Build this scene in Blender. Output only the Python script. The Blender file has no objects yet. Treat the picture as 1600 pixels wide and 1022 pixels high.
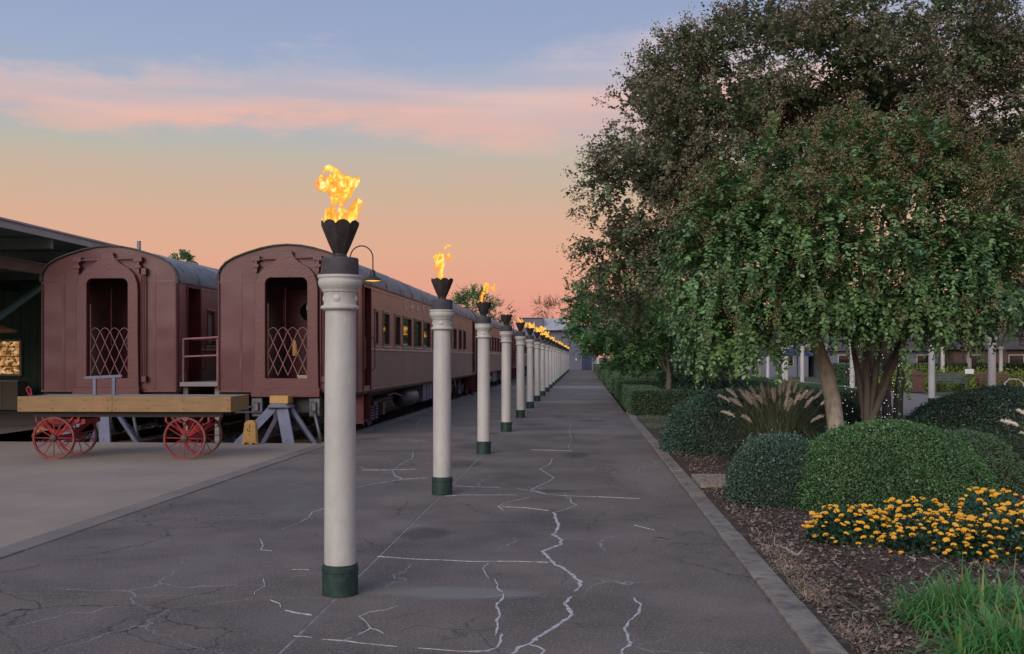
import bpy, bmesh, math, random
import numpy as np
from mathutils import Vector, Matrix, noise as mnoise
R = math.radians
random.seed(7)
rng = np.random.default_rng(7)
sc = bpy.context.scene
col = sc.collection

# ------------------------------------------------------------------ camera
EYE = 1.7; FP = 1600.0; YAW = math.atan(110/1600)
cam_d = bpy.data.cameras.new('camera'); cam = bpy.data.objects.new('camera', cam_d); col.objects.link(cam)
cam.location = (0, 0, EYE); cam.rotation_euler = (R(90), 0, YAW)
cam_d.sensor_width = 36; cam_d.lens = 36; cam_d.shift_y = 47/1600; cam_d.clip_end = 3000; cam_d.clip_start = .1
sc.camera = cam

# ------------------------------------------------------------------ world
world = bpy.data.worlds.new('World'); sc.world = world; world.use_nodes = True
def build_world():
    nt = world.node_tree; nd = nt.nodes; lk = nt.links
    bg = nd['Background']; bg.inputs['Strength'].default_value = 1.0
    tc = nd.new('ShaderNodeTexCoord'); sep = nd.new('ShaderNodeSeparateXYZ'); lk.new(tc.outputs['Generated'], sep.inputs[0])
    def m(op, a, b=0.0, c=0.0, clamp=False):
        n = nd.new('ShaderNodeMath'); n.operation = op; n.use_clamp = clamp
        for i, v in enumerate((a, b, c)):
            if hasattr(v, 'links'): lk.new(v, n.inputs[i])
            else: n.inputs[i].default_value = v
        return n.outputs[0]
    el = m('MULTIPLY', m('ARCSINE', sep.outputs['Z']), 180/math.pi)
    az = m('MULTIPLY', m('ARCTAN2', sep.outputs['X'], sep.outputs['Y']), 180/math.pi)
    ramp = nd.new('ShaderNodeValToRGB'); lk.new(m('DIVIDE', el, 90.0, clamp=True), ramp.inputs[0])
    stops = [(0,(214,138,130)),(2.4,(219,149,132)),(3.9,(220,157,134)),(5.6,(216,165,138)),(7.4,(209,168,143)),(9.2,(195,172,150)),
             (10.9,(181,176,162)),(12.6,(165,173,182)),(16,(150,164,192)),(19.2,(142,157,189)),(30,(138,154,188)),(60,(130,146,182)),(90,(126,141,176))]
    cr = ramp.color_ramp
    def lin(c): return tuple(((x/255+.055)/1.055)**2.4 for x in c)+(1,)
    while len(cr.elements) < len(stops): cr.elements.new(.5)
    for e, (d, c) in zip(cr.elements, stops): e.position = d/90; e.color = lin(c)
    comb = nd.new('ShaderNodeCombineXYZ')
    lk.new(m('MULTIPLY', m('SINE', m('MULTIPLY', az, math.pi/180)), 14.0), comb.inputs[0])
    lk.new(m('MULTIPLY', m('COSINE', m('MULTIPLY', az, math.pi/180)), 14.0), comb.inputs[1])
    lk.new(m('MULTIPLY', el, .8), comb.inputs[2])
    def nz(scale, det, rough):
        n = nd.new('ShaderNodeTexNoise'); n.inputs['Scale'].default_value = scale; n.inputs['Detail'].default_value = det
        n.inputs['Roughness'].default_value = rough; lk.new(comb.outputs[0], n.inputs['Vector']); return n.outputs['Fac']
    n1 = nz(.42, 10, .66); n2 = nz(.17, 3, .5)
    shift = m('ADD', m('MULTIPLY', m('SUBTRACT', n1, .5), 6.0), m('ADD', m('MULTIPLY', m('SUBTRACT', n2, .5), 1.5), m('MULTIPLY', m('SINE', m('MULTIPLY', m('ADD', az, 14.0), 2*math.pi/180)), -1.0)))
    w = m('ADD', 1.95, m('MULTIPLY', m('SINE', m('MULTIPLY', m('ADD', az, 12.0), 4*math.pi/180)), .75))
    dist = m('DIVIDE', m('ABSOLUTE', m('SUBTRACT', m('ADD', el, shift), 13.85)), w)
    band = nd.new('ShaderNodeMapRange'); band.interpolation_type = 'SMOOTHSTEP'
    lk.new(dist, band.inputs['Value'])
    band.inputs['From Min'].default_value = 1.5; band.inputs['From Max'].default_value = .25
    band.inputs['To Min'].default_value = 0; band.inputs['To Max'].default_value = .95
    # upper rim of the cloud is paler, the belly pink
    cmix = nd.new('ShaderNodeMix'); cmix.data_type = 'RGBA'
    up = nd.new('ShaderNodeMapRange'); lk.new(m('ADD', el, m('MULTIPLY', shift, .7)), up.inputs['Value'])
    up.inputs['From Min'].default_value = 12.8; up.inputs['From Max'].default_value = 15.6
    lk.new(up.outputs[0], cmix.inputs['Factor'])
    cmix.inputs['A'].default_value = lin((229,176,158)); cmix.inputs['B'].default_value = lin((210,190,190))
    # streaks
    cs = nd.new('ShaderNodeCombineXYZ')
    lk.new(m('MULTIPLY', az, .035), cs.inputs[0]); lk.new(m('MULTIPLY', el, .55), cs.inputs[1])
    st = nd.new('ShaderNodeTexNoise'); st.inputs['Scale'].default_value = 1.0; st.inputs['Detail'].default_value = 5; lk.new(cs.outputs[0], st.inputs['Vector'])
    stm = nd.new('ShaderNodeMapRange'); lk.new(st.outputs['Fac'], stm.inputs['Value'])
    stm.inputs['From Min'].default_value = .35; stm.inputs['From Max'].default_value = .65; stm.inputs['To Min'].default_value = .3; stm.inputs['To Max'].default_value = 1.0
    # faint second wisps lower down
    low = nd.new('ShaderNodeMapRange'); low.interpolation_type = 'SMOOTHSTEP'; lk.new(m('DIVIDE', m('ABSOLUTE', m('SUBTRACT', m('ADD', el, shift), 10.2)), 1.3), low.inputs['Value'])
    low.inputs['From Min'].default_value = 1.2; low.inputs['From Max'].default_value = .1; low.inputs['To Max'].default_value = .22
    mx0 = nd.new('ShaderNodeMix'); mx0.data_type = 'RGBA'; lk.new(m('MULTIPLY', low.outputs[0], n1), mx0.inputs['Factor'])
    lk.new(ramp.outputs['Color'], mx0.inputs['A']); mx0.inputs['B'].default_value = lin((222,160,150))
    mx = nd.new('ShaderNodeMix'); mx.data_type = 'RGBA'
    lk.new(m('MULTIPLY', band.outputs[0], stm.outputs[0]), mx.inputs['Factor'])
    lk.new(mx0.outputs['Result'], mx.inputs['A']); lk.new(cmix.outputs['Result'], mx.inputs['B'])
    lk.new(mx.outputs['Result'], bg.inputs['Color'])
build_world()

# afterglow from behind the camera: very large soft sun
sd = bpy.data.lights.new('sun', 'SUN'); sun = bpy.data.objects.new('sun', sd); col.objects.link(sun)
sd.energy = 2.0; sd.angle = R(45); sd.color = (1.0, .90, .80)
sun.rotation_euler = Vector((.42, 1, -.56)).to_track_quat('-Z', 'Y').to_euler()

vs = sc.view_settings; vs.view_transform = 'Standard'; vs.look = 'None'; vs.exposure = 0.14; vs.gamma = 1; vs.use_curve_mapping = False

# ------------------------------------------------------------------ helpers
Fv = Vector((-math.sin(YAW), math.cos(YAW), 0)); Rv = Vector((math.cos(YAW), math.sin(YAW), 0))
def at(px, py, d):          # point d metres in front of the eye along the line of sight direction
    return Vector((0,0,EYE)) + d*(Fv + (px-800)/FP*Rv) + Vector((0,0,d*(558-py)/FP))
def G(px, py, z=0.0):       # point on a level surface
    return at(px, py, (EYE-z)*FP/(py-558))
def atY(px, py, Y):          # same line of sight, but at a given Y
    return at(px, py, Y/(math.cos(YAW)+(px-800)/FP*math.sin(YAW)))
def tag(o, label=None, cat=None, group=None, kind=None):
    if label: o['label'] = label
    if cat: o['category'] = cat
    if group: o['group'] = group
    if kind: o['kind'] = kind
    return o
def empty(name, loc=(0,0,0), rz=0):
    o = bpy.data.objects.new(name, None); col.objects.link(o); o.location = loc; o.rotation_euler = (0,0,rz); o.empty_display_size = .2
    return o
def put(name, me, parent=None, loc=None):
    o = bpy.data.objects.new(name, me); col.objects.link(o)
    if parent is not None: o.parent = parent
    if loc is not None: o.location = loc
    return o
def copy_tree(o, parent=None, skip=()):
    c = o.copy(); col.objects.link(c); c.parent = parent
    for ch in list(o.children):
        if ch.name.split('.')[0] in skip: continue
        copy_tree(ch, c, skip)
    return c

class MB:
    def __init__(s): s.v = []; s.f = []
    def add(s, vs_, fs):
        b = len(s.v); s.v += [tuple(v) for v in vs_]; s.f += [tuple(i+b for i in f) for f in fs]; return s
    def box(s, x0, x1, y0, y1, z0, z1, M=None):
        v = [Vector(p) for p in ((x0,y0,z0),(x1,y0,z0),(x1,y1,z0),(x0,y1,z0),(x0,y0,z1),(x1,y0,z1),(x1,y1,z1),(x0,y1,z1))]
        if M is not None: v = [M @ p for p in v]
        return s.add(v, [(0,3,2,1),(4,5,6,7),(0,1,5,4),(1,2,6,5),(2,3,7,6),(3,0,4,7)])
    def bar(s, a, b, w, h=None, up=(0,0,1)):
        a = Vector(a); b = Vector(b); d = b-a; L = d.length; d.normalize(); h = h or w
        u = Vector(up)
        if abs(d.dot(u)) > .98: u = Vector((0,1,0))
        x = d.cross(u).normalized(); z = x.cross(d)
        M = Matrix.Translation(a) @ Matrix((x, d, z)).transposed().to_4x4()
        return s.box(-w/2, w/2, 0, L, -h/2, h/2, M)
    def tube(s, pts, rad, n=8, cap=True):
        pts = [Vector(p) for p in pts]; k = len(pts)
        if not hasattr(rad, '__len__'): rad = [rad]*k
        vs_ = []; prev = None
        for i, p in enumerate(pts):
            d = (pts[min(i+1,k-1)]-pts[max(i-1,0)]).normalized()
            if prev is None:
                x = d.orthogonal().normalized()
            else:
                x = (prev - d*prev.dot(d)).normalized()
            prev = x; y = d.cross(x)
            for j in range(n):
                a = 2*math.pi*j/n; vs_.append(p + rad[i]*(math.cos(a)*x + math.sin(a)*y))
        fs = [(i*n+j, i*n+(j+1)%n, (i+1)*n+(j+1)%n, (i+1)*n+j) for i in range(k-1) for j in range(n)]
        if cap: fs += [tuple(range(n-1,-1,-1)), tuple((k-1)*n+j for j in range(n))]
        return s.add(vs_, fs)
    def lathe(s, prof, n=24, c=(0,0,0), M=None):
        vs_ = []; k = len(prof)
        for r, z in prof:
            for j in range(n):
                a = 2*math.pi*j/n; p = Vector((c[0]+r*math.cos(a), c[1]+r*math.sin(a), c[2]+z))
                vs_.append(M @ p if M is not None else p)
        fs = [(i*n+j, i*n+(j+1)%n, (i+1)*n+(j+1)%n, (i+1)*n+j) for i in range(k-1) for j in range(n)]
        fs += [tuple(range(n-1,-1,-1)), tuple((k-1)*n+j for j in range(n))]
        return s.add(vs_, fs)
    def prism(s, poly, a0, a1, axis='y'):   # poly in the two other axes
        n = len(poly)
        def P(u, v, a):
            return {'y': (u, a, v), 'x': (a, u, v), 'z': (u, v, a)}[axis]
        vs_ = [P(u,v,a0) for u,v in poly] + [P(u,v,a1) for u,v in poly]
        fs = [tuple(range(n)), tuple(range(2*n-1, n-1, -1))] + [(i, i+n, (i+1)%n+n, (i+1)%n) for i in range(n)]
        return s.add(vs_, fs)
    def mesh(s, name, mats, smooth=False, angle=None, bevel=0):
        me = bpy.data.meshes.new(name); me.from_pydata(s.v, [], s.f); me.update()
        bm = bmesh.new(); bm.from_mesh(me); bmesh.ops.recalc_face_normals(bm, faces=bm.faces)
        if bevel:
            es = [e for e in bm.edges if len(e.link_faces) == 2 and e.calc_face_angle(0) > .6]
            bmesh.ops.bevel(bm, geom=es, offset=bevel, segments=1, affect='EDGES', clamp_overlap=True)
        bm.to_mesh(me); bm.free()
        for m_ in (mats if isinstance(mats, (list, tuple)) else [mats]): me.materials.append(m_)
        if smooth:
            me.polygons.foreach_set('use_smooth', [True]*len(me.polygons))
            try: me.set_sharp_from_angle(angle=angle or R(40))
            except Exception: pass
        return me
    def build(s, name, mat, parent=None, smooth=False, angle=None, bevel=0, loc=None):
        return put(name, s.mesh(name, mat, smooth, angle, bevel), parent, loc)

def np_mesh(name, V, k, mat, smooth=False):     # V (n,k,3): n polygons of k vertices, unshared
    n = V.shape[0]; me = bpy.data.meshes.new(name)
    me.vertices.add(n*k); me.vertices.foreach_set('co', V.reshape(-1).astype(np.float32))
    me.loops.add(n*k); me.loops.foreach_set('vertex_index', np.arange(n*k, dtype=np.int32))
    me.polygons.add(n); me.polygons.foreach_set('loop_start', np.arange(0, n*k, k, dtype=np.int32))
    me.update(calc_edges=True)
    for m_ in (mat if isinstance(mat, (list, tuple)) else [mat]): me.materials.append(m_)
    return me
def unit(a): return a/np.maximum(np.linalg.norm(a, axis=-1, keepdims=True), 1e-9)
RHOMB = [(0,0,0),(.45,.5,.12),(1,0,0),(.45,-.5,.12)]
ROUND = [(0,0,0),(.28,.42,.10),(.72,.42,.10),(1,0,0),(.72,-.42,.10),(.28,-.42,.10)]
def leaves(P, D, N, L, W, tpl=RHOMB):
    D = unit(D); S = unit(np.cross(D, N)); N2 = np.cross(S, D)
    out = []
    for t, s_, h in tpl:
        out.append(P + (t*L)[:,None]*D + (s_*W)[:,None]*S + (h*W)[:,None]*N2)
    return np.stack(out, 1)
def rdir(n): return unit(rng.normal(size=(n,3)))
def blades(B, D, L, W, droop, seg=5):
    """grass blades as tapering ribbons. returns (n*seg,4,3)"""
    n = len(B); D = unit(D); side = unit(np.cross(D, np.array([0,0,1.0])) + 1e-4)
    pts = []; p = B.copy(); d = D.copy()
    for i in range(seg+1):
        pts.append(p.copy()); p = p + d*(L/seg)[:,None]; d = unit(d - np.array([0,0,1.0])*(droop*(i+1)/seg)[:,None])
    ws = [W*(1-(i/seg)**1.6)*.5+.0006 for i in range(seg+1)]
    out = []
    for i in range(seg):
        out.append(np.stack([pts[i]-side*ws[i][:,None], pts[i]+side*ws[i][:,None], pts[i+1]+side*ws[i+1][:,None], pts[i+1]-side*ws[i+1][:,None]], 1))
    return np.concatenate(out, 0)

# ------------------------------------------------------------------ materials
def mat(name, colr, rough=.8, c2=None, scale=4.0, bump=0.0, bscale=None, metal=0.0, detail=6, contrast=(.3,.7), spec=.5, stretch=None, c3=None, s3=40, f3=.3, rand=False, bdetail=5, island=None, emit=None, estr=0):
    m_ = bpy.data.materials.new(name); m_.use_nodes = True; nt = m_.node_tree; nd = nt.nodes; lk = nt.links
    b = nd['Principled BSDF']; b.inputs['Roughness'].default_value = rough; b.inputs['Metallic'].default_value = metal
    b.inputs['Specular IOR Level'].default_value = spec
    b.inputs['Base Color'].default_value = (*colr, 1)
    tc = nd.new('ShaderNodeTexCoord'); vec = tc.outputs['Object']
    if rand:
        oi = nd.new('ShaderNodeObjectInfo'); va = nd.new('ShaderNodeVectorMath'); va.operation = 'MULTIPLY_ADD'; lk.new(oi.outputs['Random'], va.inputs[0]); va.inputs[1].default_value = (31,17,23); lk.new(vec, va.inputs[2]); vec = va.outputs[0]
    tcv = vec
    if stretch:
        mp = nd.new('ShaderNodeMapping'); lk.new(vec, mp.inputs[0]); mp.inputs['Scale'].default_value = stretch; vec = mp.outputs[0]
    cur = None
    if c2 is not None:
        n = nd.new('ShaderNodeTexNoise'); n.inputs['Scale'].default_value = scale; n.inputs['Detail'].default_value = detail; n.inputs['Roughness'].default_value = .62
        lk.new(vec, n.inputs['Vector'])
        mr = nd.new('ShaderNodeMapRange'); lk.new(n.outputs['Fac'], mr.inputs[0]); mr.inputs[1].default_value = contrast[0]; mr.inputs[2].default_value = contrast[1]
        mx = nd.new('ShaderNodeMix'); mx.data_type = 'RGBA'; lk.new(mr.outputs[0], mx.inputs['Factor'])
        mx.inputs['A'].default_value = (*colr,1); mx.inputs['B'].default_value = (*c2,1); cur = mx.outputs['Result']
    if island is not None:      # list of colours picked per loose piece
        g = nd.new('ShaderNodeNewGeometry'); rp = nd.new('ShaderNodeValToRGB'); lk.new(g.outputs['Random Per Island'], rp.inputs[0])
        cr = rp.color_ramp
        while len(cr.elements) < len(island): cr.elements.new(.5)
        for i, (e, c) in enumerate(zip(cr.elements, island)): e.position = i/(len(island)-1); e.color = (*c,1)
        if cur is None: cur = rp.outputs[0]
        else:
            mx = nd.new('ShaderNodeMix'); mx.data_type = 'RGBA'; mx.inputs['Factor'].default_value = .55
            lk.new(cur, mx.inputs['A']); lk.new(rp.outputs[0], mx.inputs['B']); cur = mx.outputs['Result']
    if c3 is not None:
        n = nd.new('ShaderNodeTexNoise'); n.inputs['Scale'].default_value = s3; n.inputs['Detail'].default_value = 3; lk.new(tcv, n.inputs['Vector'])
        mr = nd.new('ShaderNodeMapRange'); lk.new(n.outputs['Fac'], mr.inputs[0]); mr.inputs[1].default_value = .5; mr.inputs[2].default_value = .72; mr.inputs[4].default_value = f3
        mx = nd.new('ShaderNodeMix'); mx.data_type = 'RGBA'; lk.new(mr.outputs[0], mx.inputs['Factor'])
        if cur is not None: lk.new(cur, mx.inputs['A'])
        else: mx.inputs['A'].default_value = (*colr,1)
        mx.inputs['B'].default_value = (*c3,1); cur = mx.outputs['Result']
    if cur is not None: lk.new(cur, b.inputs['Base Color'])
    if bump:
        n = nd.new('ShaderNodeTexNoise'); n.inputs['Scale'].default_value = bscale or scale*4; n.inputs['Detail'].default_value = bdetail; lk.new(vec, n.inputs['Vector'])
        bp = nd.new('ShaderNodeBump'); bp.inputs['Strength'].default_value = 1; bp.inputs['Distance'].default_value = bump
        lk.new(n.outputs['Fac'], bp.inputs['Height']); lk.new(bp.outputs[0], b.inputs['Normal'])
    if emit: b.inputs['Emission Color'].default_value = (*emit,1); b.inputs['Emission Strength'].default_value = estr
    m_['_base'] = 1
    return m_

def leafmat(name, cols, rough=.5, trans=.25, spec=.4, scale=1.2):
    """foliage: colour varies per leaf and in drifts"""
    m_ = bpy.data.materials.new(name); m_.use_nodes = True; nt = m_.node_tree; nd = nt.nodes; lk = nt.links
    b = nd['Principled BSDF']; b.inputs['Roughness'].default_value = rough; b.inputs['Specular IOR Level'].default_value = spec
    g = nd.new('ShaderNodeNewGeometry'); rp = nd.new('ShaderNodeValToRGB')
    tc = nd.new('ShaderNodeTexCoord'); n = nd.new('ShaderNodeTexNoise'); n.inputs['Scale'].default_value = scale; n.inputs['Detail'].default_value = 4
    lk.new(tc.outputs['Object'], n.inputs['Vector'])
    a = nd.new('ShaderNodeMath'); a.operation = 'MULTIPLY_ADD'; lk.new(g.outputs['Random Per Island'], a.inputs[0]); a.inputs[1].default_value = .55
    mr = nd.new('ShaderNodeMapRange'); lk.new(n.outputs['Fac'], mr.inputs[0]); mr.inputs[1].default_value = .3; mr.inputs[2].default_value = .7; mr.inputs[4].default_value = .45
    lk.new(mr.outputs[0], a.inputs[2]); lk.new(a.outputs[0], rp.inputs[0])
    cr = rp.color_ramp
    while len(cr.elements) < len(cols): cr.elements.new(.5)
    for i, (e, c) in enumerate(zip(cr.elements, cols)): e.position = i/(len(cols)-1); e.color = (*c,1)
    lk.new(rp.outputs[0], b.inputs['Base Color'])
    if trans:
        t = nd.new('ShaderNodeBsdfTranslucent'); lk.new(rp.outputs[0], t.inputs[0])
        mx = nd.new('ShaderNodeMixShader'); mx.inputs[0].default_value = trans; lk.new(b.outputs[0], mx.inputs[1]); lk.new(t.outputs[0], mx.inputs[2])
        lk.new(mx.outputs[0], nd['Material Output'].inputs[0])
    return m_

def asphalt_mat():
    m_ = mat('dark_asphalt', (.074,.060,.052), .86, (.168,.137,.117), .8, bump=.006, bscale=90, contrast=(.32,.68), c3=(.32,.30,.29), s3=55, f3=.5, detail=15)
    nt = m_.node_tree; nd = nt.nodes; lk = nt.links; b = nd['Principled BSDF']
    src = b.inputs['Base Color'].links[0].from_socket
    tc = nd.new('ShaderNodeTexCoord')
    def stain(cx, cy, rx, ry, colr, amt, src):
        mp = nd.new('ShaderNodeMapping'); lk.new(tc.outputs['Object'], mp.inputs[0])
        mp.inputs['Location'].default_value = (-cx/rx, -cy/ry, 0); mp.inputs['Scale'].default_value = (1/rx, 1/ry, 0)
        n = nd.new('ShaderNodeTexNoise'); n.inputs['Scale'].default_value = 1.6; n.inputs['Detail'].default_value = 6; lk.new(mp.outputs[0], n.inputs['Vector'])
        ln = nd.new('ShaderNodeVectorMath'); ln.operation = 'LENGTH'; lk.new(mp.outputs[0], ln.inputs[0])
        ad = nd.new('ShaderNodeMath'); ad.operation = 'MULTIPLY_ADD'; lk.new(n.outputs['Fac'], ad.inputs[0]); ad.inputs[1].default_value = .9; lk.new(ln.outputs['Value'], ad.inputs[2])
        mr = nd.new('ShaderNodeMapRange'); mr.interpolation_type = 'SMOOTHSTEP'; lk.new(ad.outputs[0], mr.inputs[0])
        mr.inputs[1].default_value = 1.5; mr.inputs[2].default_value = .95; mr.inputs[3].default_value = 0; mr.inputs[4].default_value = amt
        mx = nd.new('ShaderNodeMix'); mx.data_type = 'RGBA'; lk.new(mr.outputs[0], mx.inputs['Factor']); lk.new(src, mx.inputs['A']); mx.inputs['B'].default_value = (*colr,1)
        return mx.outputs['Result']
    src = stain(.95, 15.5, .55, 3.2, (.19,.165,.15), .85, src)       # dusty pale patch by the kerb
    src = stain(.55, 23.5, 1.2, 1.0, (.20,.175,.16), .6, src)
    src = stain(0, 39, 3, 1.6, (.24,.21,.19), .7, src)
    src = stain(-.9, 7.35, .75, .22, (.2,.185,.175), .8, src)         # cement smear beside the first column
    src = stain(-3.4, 12.5, 1.3, 2.0, (.115,.105,.105), .5, src)
    # fine branching dark cracks, sparse
    def crackle(scale, width, msc, src, cc=(.022,.02,.02,1)):
        nn = nd.new('ShaderNodeTexNoise'); nn.inputs['Scale'].default_value = 3.0; nn.inputs['Detail'].default_value = 6; lk.new(tc.outputs['Object'], nn.inputs['Vector'])
        mxv = nd.new('ShaderNodeMix'); mxv.data_type = 'RGBA'; mxv.blend_type = 'ADD'; mxv.inputs['Factor'].default_value = .35; lk.new(tc.outputs['Object'], mxv.inputs['A']); lk.new(nn.outputs['Color'], mxv.inputs['B'])
        v = nd.new('ShaderNodeTexVoronoi'); v.feature = 'DISTANCE_TO_EDGE'; v.inputs['Scale'].default_value = scale; lk.new(mxv.outputs['Result'], v.inputs['Vector'])
        mr = nd.new('ShaderNodeMapRange'); lk.new(v.outputs['Distance'], mr.inputs[0]); mr.inputs[1].default_value = width; mr.inputs[2].default_value = 0; mr.inputs[3].default_value = 0; mr.inputs[4].default_value = 1
        mn = nd.new('ShaderNodeTexNoise'); mn.inputs['Scale'].default_value = msc; mn.inputs['Detail'].default_value = 2; lk.new(tc.outputs['Object'], mn.inputs['Vector'])
        mm = nd.new('ShaderNodeMapRange'); lk.new(mn.outputs['Fac'], mm.inputs[0]); mm.inputs[1].default_value = .5; mm.inputs[2].default_value = .6
        mu = nd.new('ShaderNodeMath'); mu.operation = 'MULTIPLY'; lk.new(mr.outputs[0], mu.inputs[0]); lk.new(mm.outputs[0], mu.inputs[1])
        mx = nd.new('ShaderNodeMix'); mx.data_type = 'RGBA'; lk.new(mu.outputs[0], mx.inputs['Factor']); lk.new(src, mx.inputs['A']); mx.inputs['B'].default_value = cc
        return mx.outputs['Result']
    src = crackle(.55, .006, .35, src); src = crackle(1.3, .010, .6, src); src = crackle(.8, .0055, .5, src, (.34,.32,.32,1))
    random.seed(3)
    for q in range(16): src = stain(random.uniform(-4.6,1.1), 5+q*1.6, random.uniform(.12,.5), random.uniform(.15,.8), random.choice([(.03,.027,.027),(.15,.138,.13),(.028,.025,.025)]), .55, src)
    lk.new(src, b.inputs['Base Color'])
    return m_
M = {}
M['asphalt'] = asphalt_mat()
M['yard'] = mat('yard_concrete', (.33,.265,.215), .9, (.22,.178,.147), .5, bump=.004, bscale=90, contrast=(.3,.7), c3=(.34,.30,.26), s3=60, f3=.5, detail=15)
M['kerb'] = mat('kerb_concrete', (.28,.245,.21), .9, (.14,.122,.105), 1.6, bump=.012, bscale=22, c3=(.06,.055,.05), s3=9, f3=.7, detail=12)
M['strip'] = mat('edge_concrete', (.215,.185,.165), .9, (.145,.127,.115), 1.5, bump=.003, bscale=70)
M['crack'] = mat('crack_filler', (.60,.58,.62), .8, (.34,.32,.33), 14, bump=.004, bscale=60, c3=(.08,.07,.07), s3=38, f3=.85)
M['joint'] = mat('pale_joint_filler', (.30,.27,.25), .9, (.16,.15,.145), 7, contrast=(.35,.6))
M['soil'] = mat('soil', (.075,.052,.040), 1, (.042,.030,.024), 6, bump=.02, bscale=40)
M['mulch'] = mat('mulch_chips', (.06,.045,.04), .95, island=[(.035,.024,.02),(.065,.045,.036),(.10,.072,.058),(.16,.12,.10),(.34,.28,.25)])
M['leaflitter'] = mat('fallen_leaves', (.2,.1,.06), .8, island=[(.13,.07,.05),(.22,.13,.09),(.28,.19,.13),(.17,.09,.08)])
M['ballast'] = mat('ballast', (.045,.042,.04), 1, (.10,.095,.09), 14, bump=.05, bscale=24)
M['grass_ground'] = mat('lawn', (.05,.075,.03), 1, (.08,.085,.04), 3, bump=.03, bscale=60)
M['white'] = mat('white_column_paint', (.55,.54,.515), .5, (.42,.41,.395), 5, stretch=(1,1,.3), bump=.002, bscale=24, c3=(.26,.24,.21), s3=16, f3=.16, rand=True)
M['green'] = mat('dark_green_paint', (.008,.032,.027), .55, (.014,.044,.036), 9, bump=.002, bscale=40, c3=(.07,.08,.07), s3=18, f3=.35, rand=True)
M['block'] = mat('charcoal_block', (.045,.044,.055), .7, (.075,.072,.085), 12, bump=.003, bscale=60, rand=True)
M['bowl'] = mat('scorched_steel', (.035,.032,.034), .55, (.085,.075,.07), 8, metal=.5, bump=.003, bscale=40)
M['maroon'] = mat('maroon_train_paint', (.108,.029,.035), .33, (.092,.026,.031), 1.2, bump=.030, bscale=1.15, bdetail=1.0, rand=True, contrast=(.35,.65), c3=(.075,.022,.026), s3=5, f3=.3)
M['maroon_trim'] = mat('maroon_trim_paint', (.105,.029,.034), .36, (.125,.038,.042), 3, bump=.003, bscale=20, c3=(.09,.05,.05), s3=12, f3=.4)
M['side'] = mat('pinkish_maroon_side', (.40,.165,.135), .38, (.27,.15,.13), .9, stretch=(1,1,.35), bump=.006, bscale=3.5, c3=(.22,.14,.13), s3=5, f3=.5)  # car sides above the belt: paler, pinker maroon than the ends
M['letter'] = mat('faded_letter_paint', (.82,.70,.64), .6, (.62,.46,.42), 9)
M['lattice'] = mat('pale_worn_lattice', (.36,.19,.19), .5, (.25,.11,.115), 9)
M['side_low'] = mat('greyish_lower_side', (.29,.165,.15), .5, (.19,.125,.115), 1.2, stretch=(1,1,.4), bump=.006, bscale=3.5, c3=(.21,.19,.18), s3=7, f3=.5)  # car sides below the belt: greyer, darker tone than above
M['dark_red'] = mat('dark_red_paint', (.15,.022,.026), .45, (.06,.012,.013), 5, bump=.002)
M['roof'] = mat('weathered_grey_roof', (.26,.265,.29), .6, (.15,.15,.165), 2.0, stretch=(1,.35,1), bump=.006, bscale=8, c3=(.05,.045,.045), s3=3.5, f3=.85, metal=.2)
M['cream'] = mat('cream_stripe', (.62,.53,.47), .6, (.45,.33,.29), 6)
M['black'] = mat('black_underframe', (.018,.018,.02), .6, (.035,.033,.032), 9, bump=.003)
M['steel'] = mat('greasy_steel', (.16,.16,.18), .5, (.06,.06,.065), 8, metal=.5, bump=.003)
M['interior'] = mat('vestibule_interior', (.11,.035,.037), .6, (.06,.02,.022), 3)
M['glass'] = mat('dark_window_glass', (.010,.014,.014), .04, spec=.9, bump=.0006, bscale=1.5)
M['glass_pale'] = mat('whitened_glass', (.35,.38,.42), .2)
M['brass'] = mat('yellow_brass', (.55,.32,.06), .35, metal=.6)
M['wood'] = mat('varnished_timber', (.29,.175,.065), .55, (.21,.125,.05), 2.5, stretch=(1,9,9), bump=.002, bscale=8, c3=(.42,.20,.10), s3=4, f3=.4)
M['grey_wood'] = mat('weathered_deck_boards', (.27,.25,.25), .8, (.17,.155,.15), 2, stretch=(.5,9,9), bump=.003)
M['red'] = mat('red_wheel_paint', (.42,.028,.036), .5, (.25,.02,.026), 8, bump=.002, c3=(.06,.02,.02), s3=14, f3=.5)
M['tyre'] = mat('worn_iron_tyre', (.06,.05,.048), .6, (.12,.10,.09), 9, metal=.3)
M['bluegrey'] = mat('blue_grey_paint', (.17,.18,.27), .6, (.13,.135,.19), 4, bump=.002, c3=(.08,.07,.07), s3=12, f3=.4)
M['yellow'] = mat('ochre_plastic', (.52,.30,.085), .5, (.45,.25,.08), 6, c3=(.2,.12,.05), s3=20, f3=.3)
M['bark'] = mat('smooth_grey_bark', (.40,.35,.28), .85, (.20,.17,.13), 3, stretch=(6,6,1.1), bump=.012, bscale=3, c3=(.48,.43,.36), s3=3, f3=.5)
M['darkbark'] = mat('dark_bark', (.17,.14,.115), .9, (.09,.075,.06), 4, stretch=(5,5,1), bump=.015, bscale=4)
M['twig'] = mat('inner_twigs', (.020,.022,.014), 1, (.03,.028,.018), 8, bump=.03, bscale=16)
M['rock'] = mat('grey_stone', (.25,.24,.24), .9, (.17,.16,.16), 6, bump=.01, bscale=20)
M['canopy_metal'] = mat('green_black_canopy_steel', (.10,.15,.135), .7, (.14,.19,.17), 4, bump=.004)
M['fascia'] = mat('grey_fascia', (.42,.42,.40), .7, (.28,.28,.27), 4, stretch=(1,.3,1), bump=.003)
M['brace'] = mat('sea_green_brace', (.13,.23,.20), .7, (.09,.16,.14), 4)
M['greenwall'] = mat('dark_green_wall', (.035,.10,.085), .8, (.05,.12,.10), 3)
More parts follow.
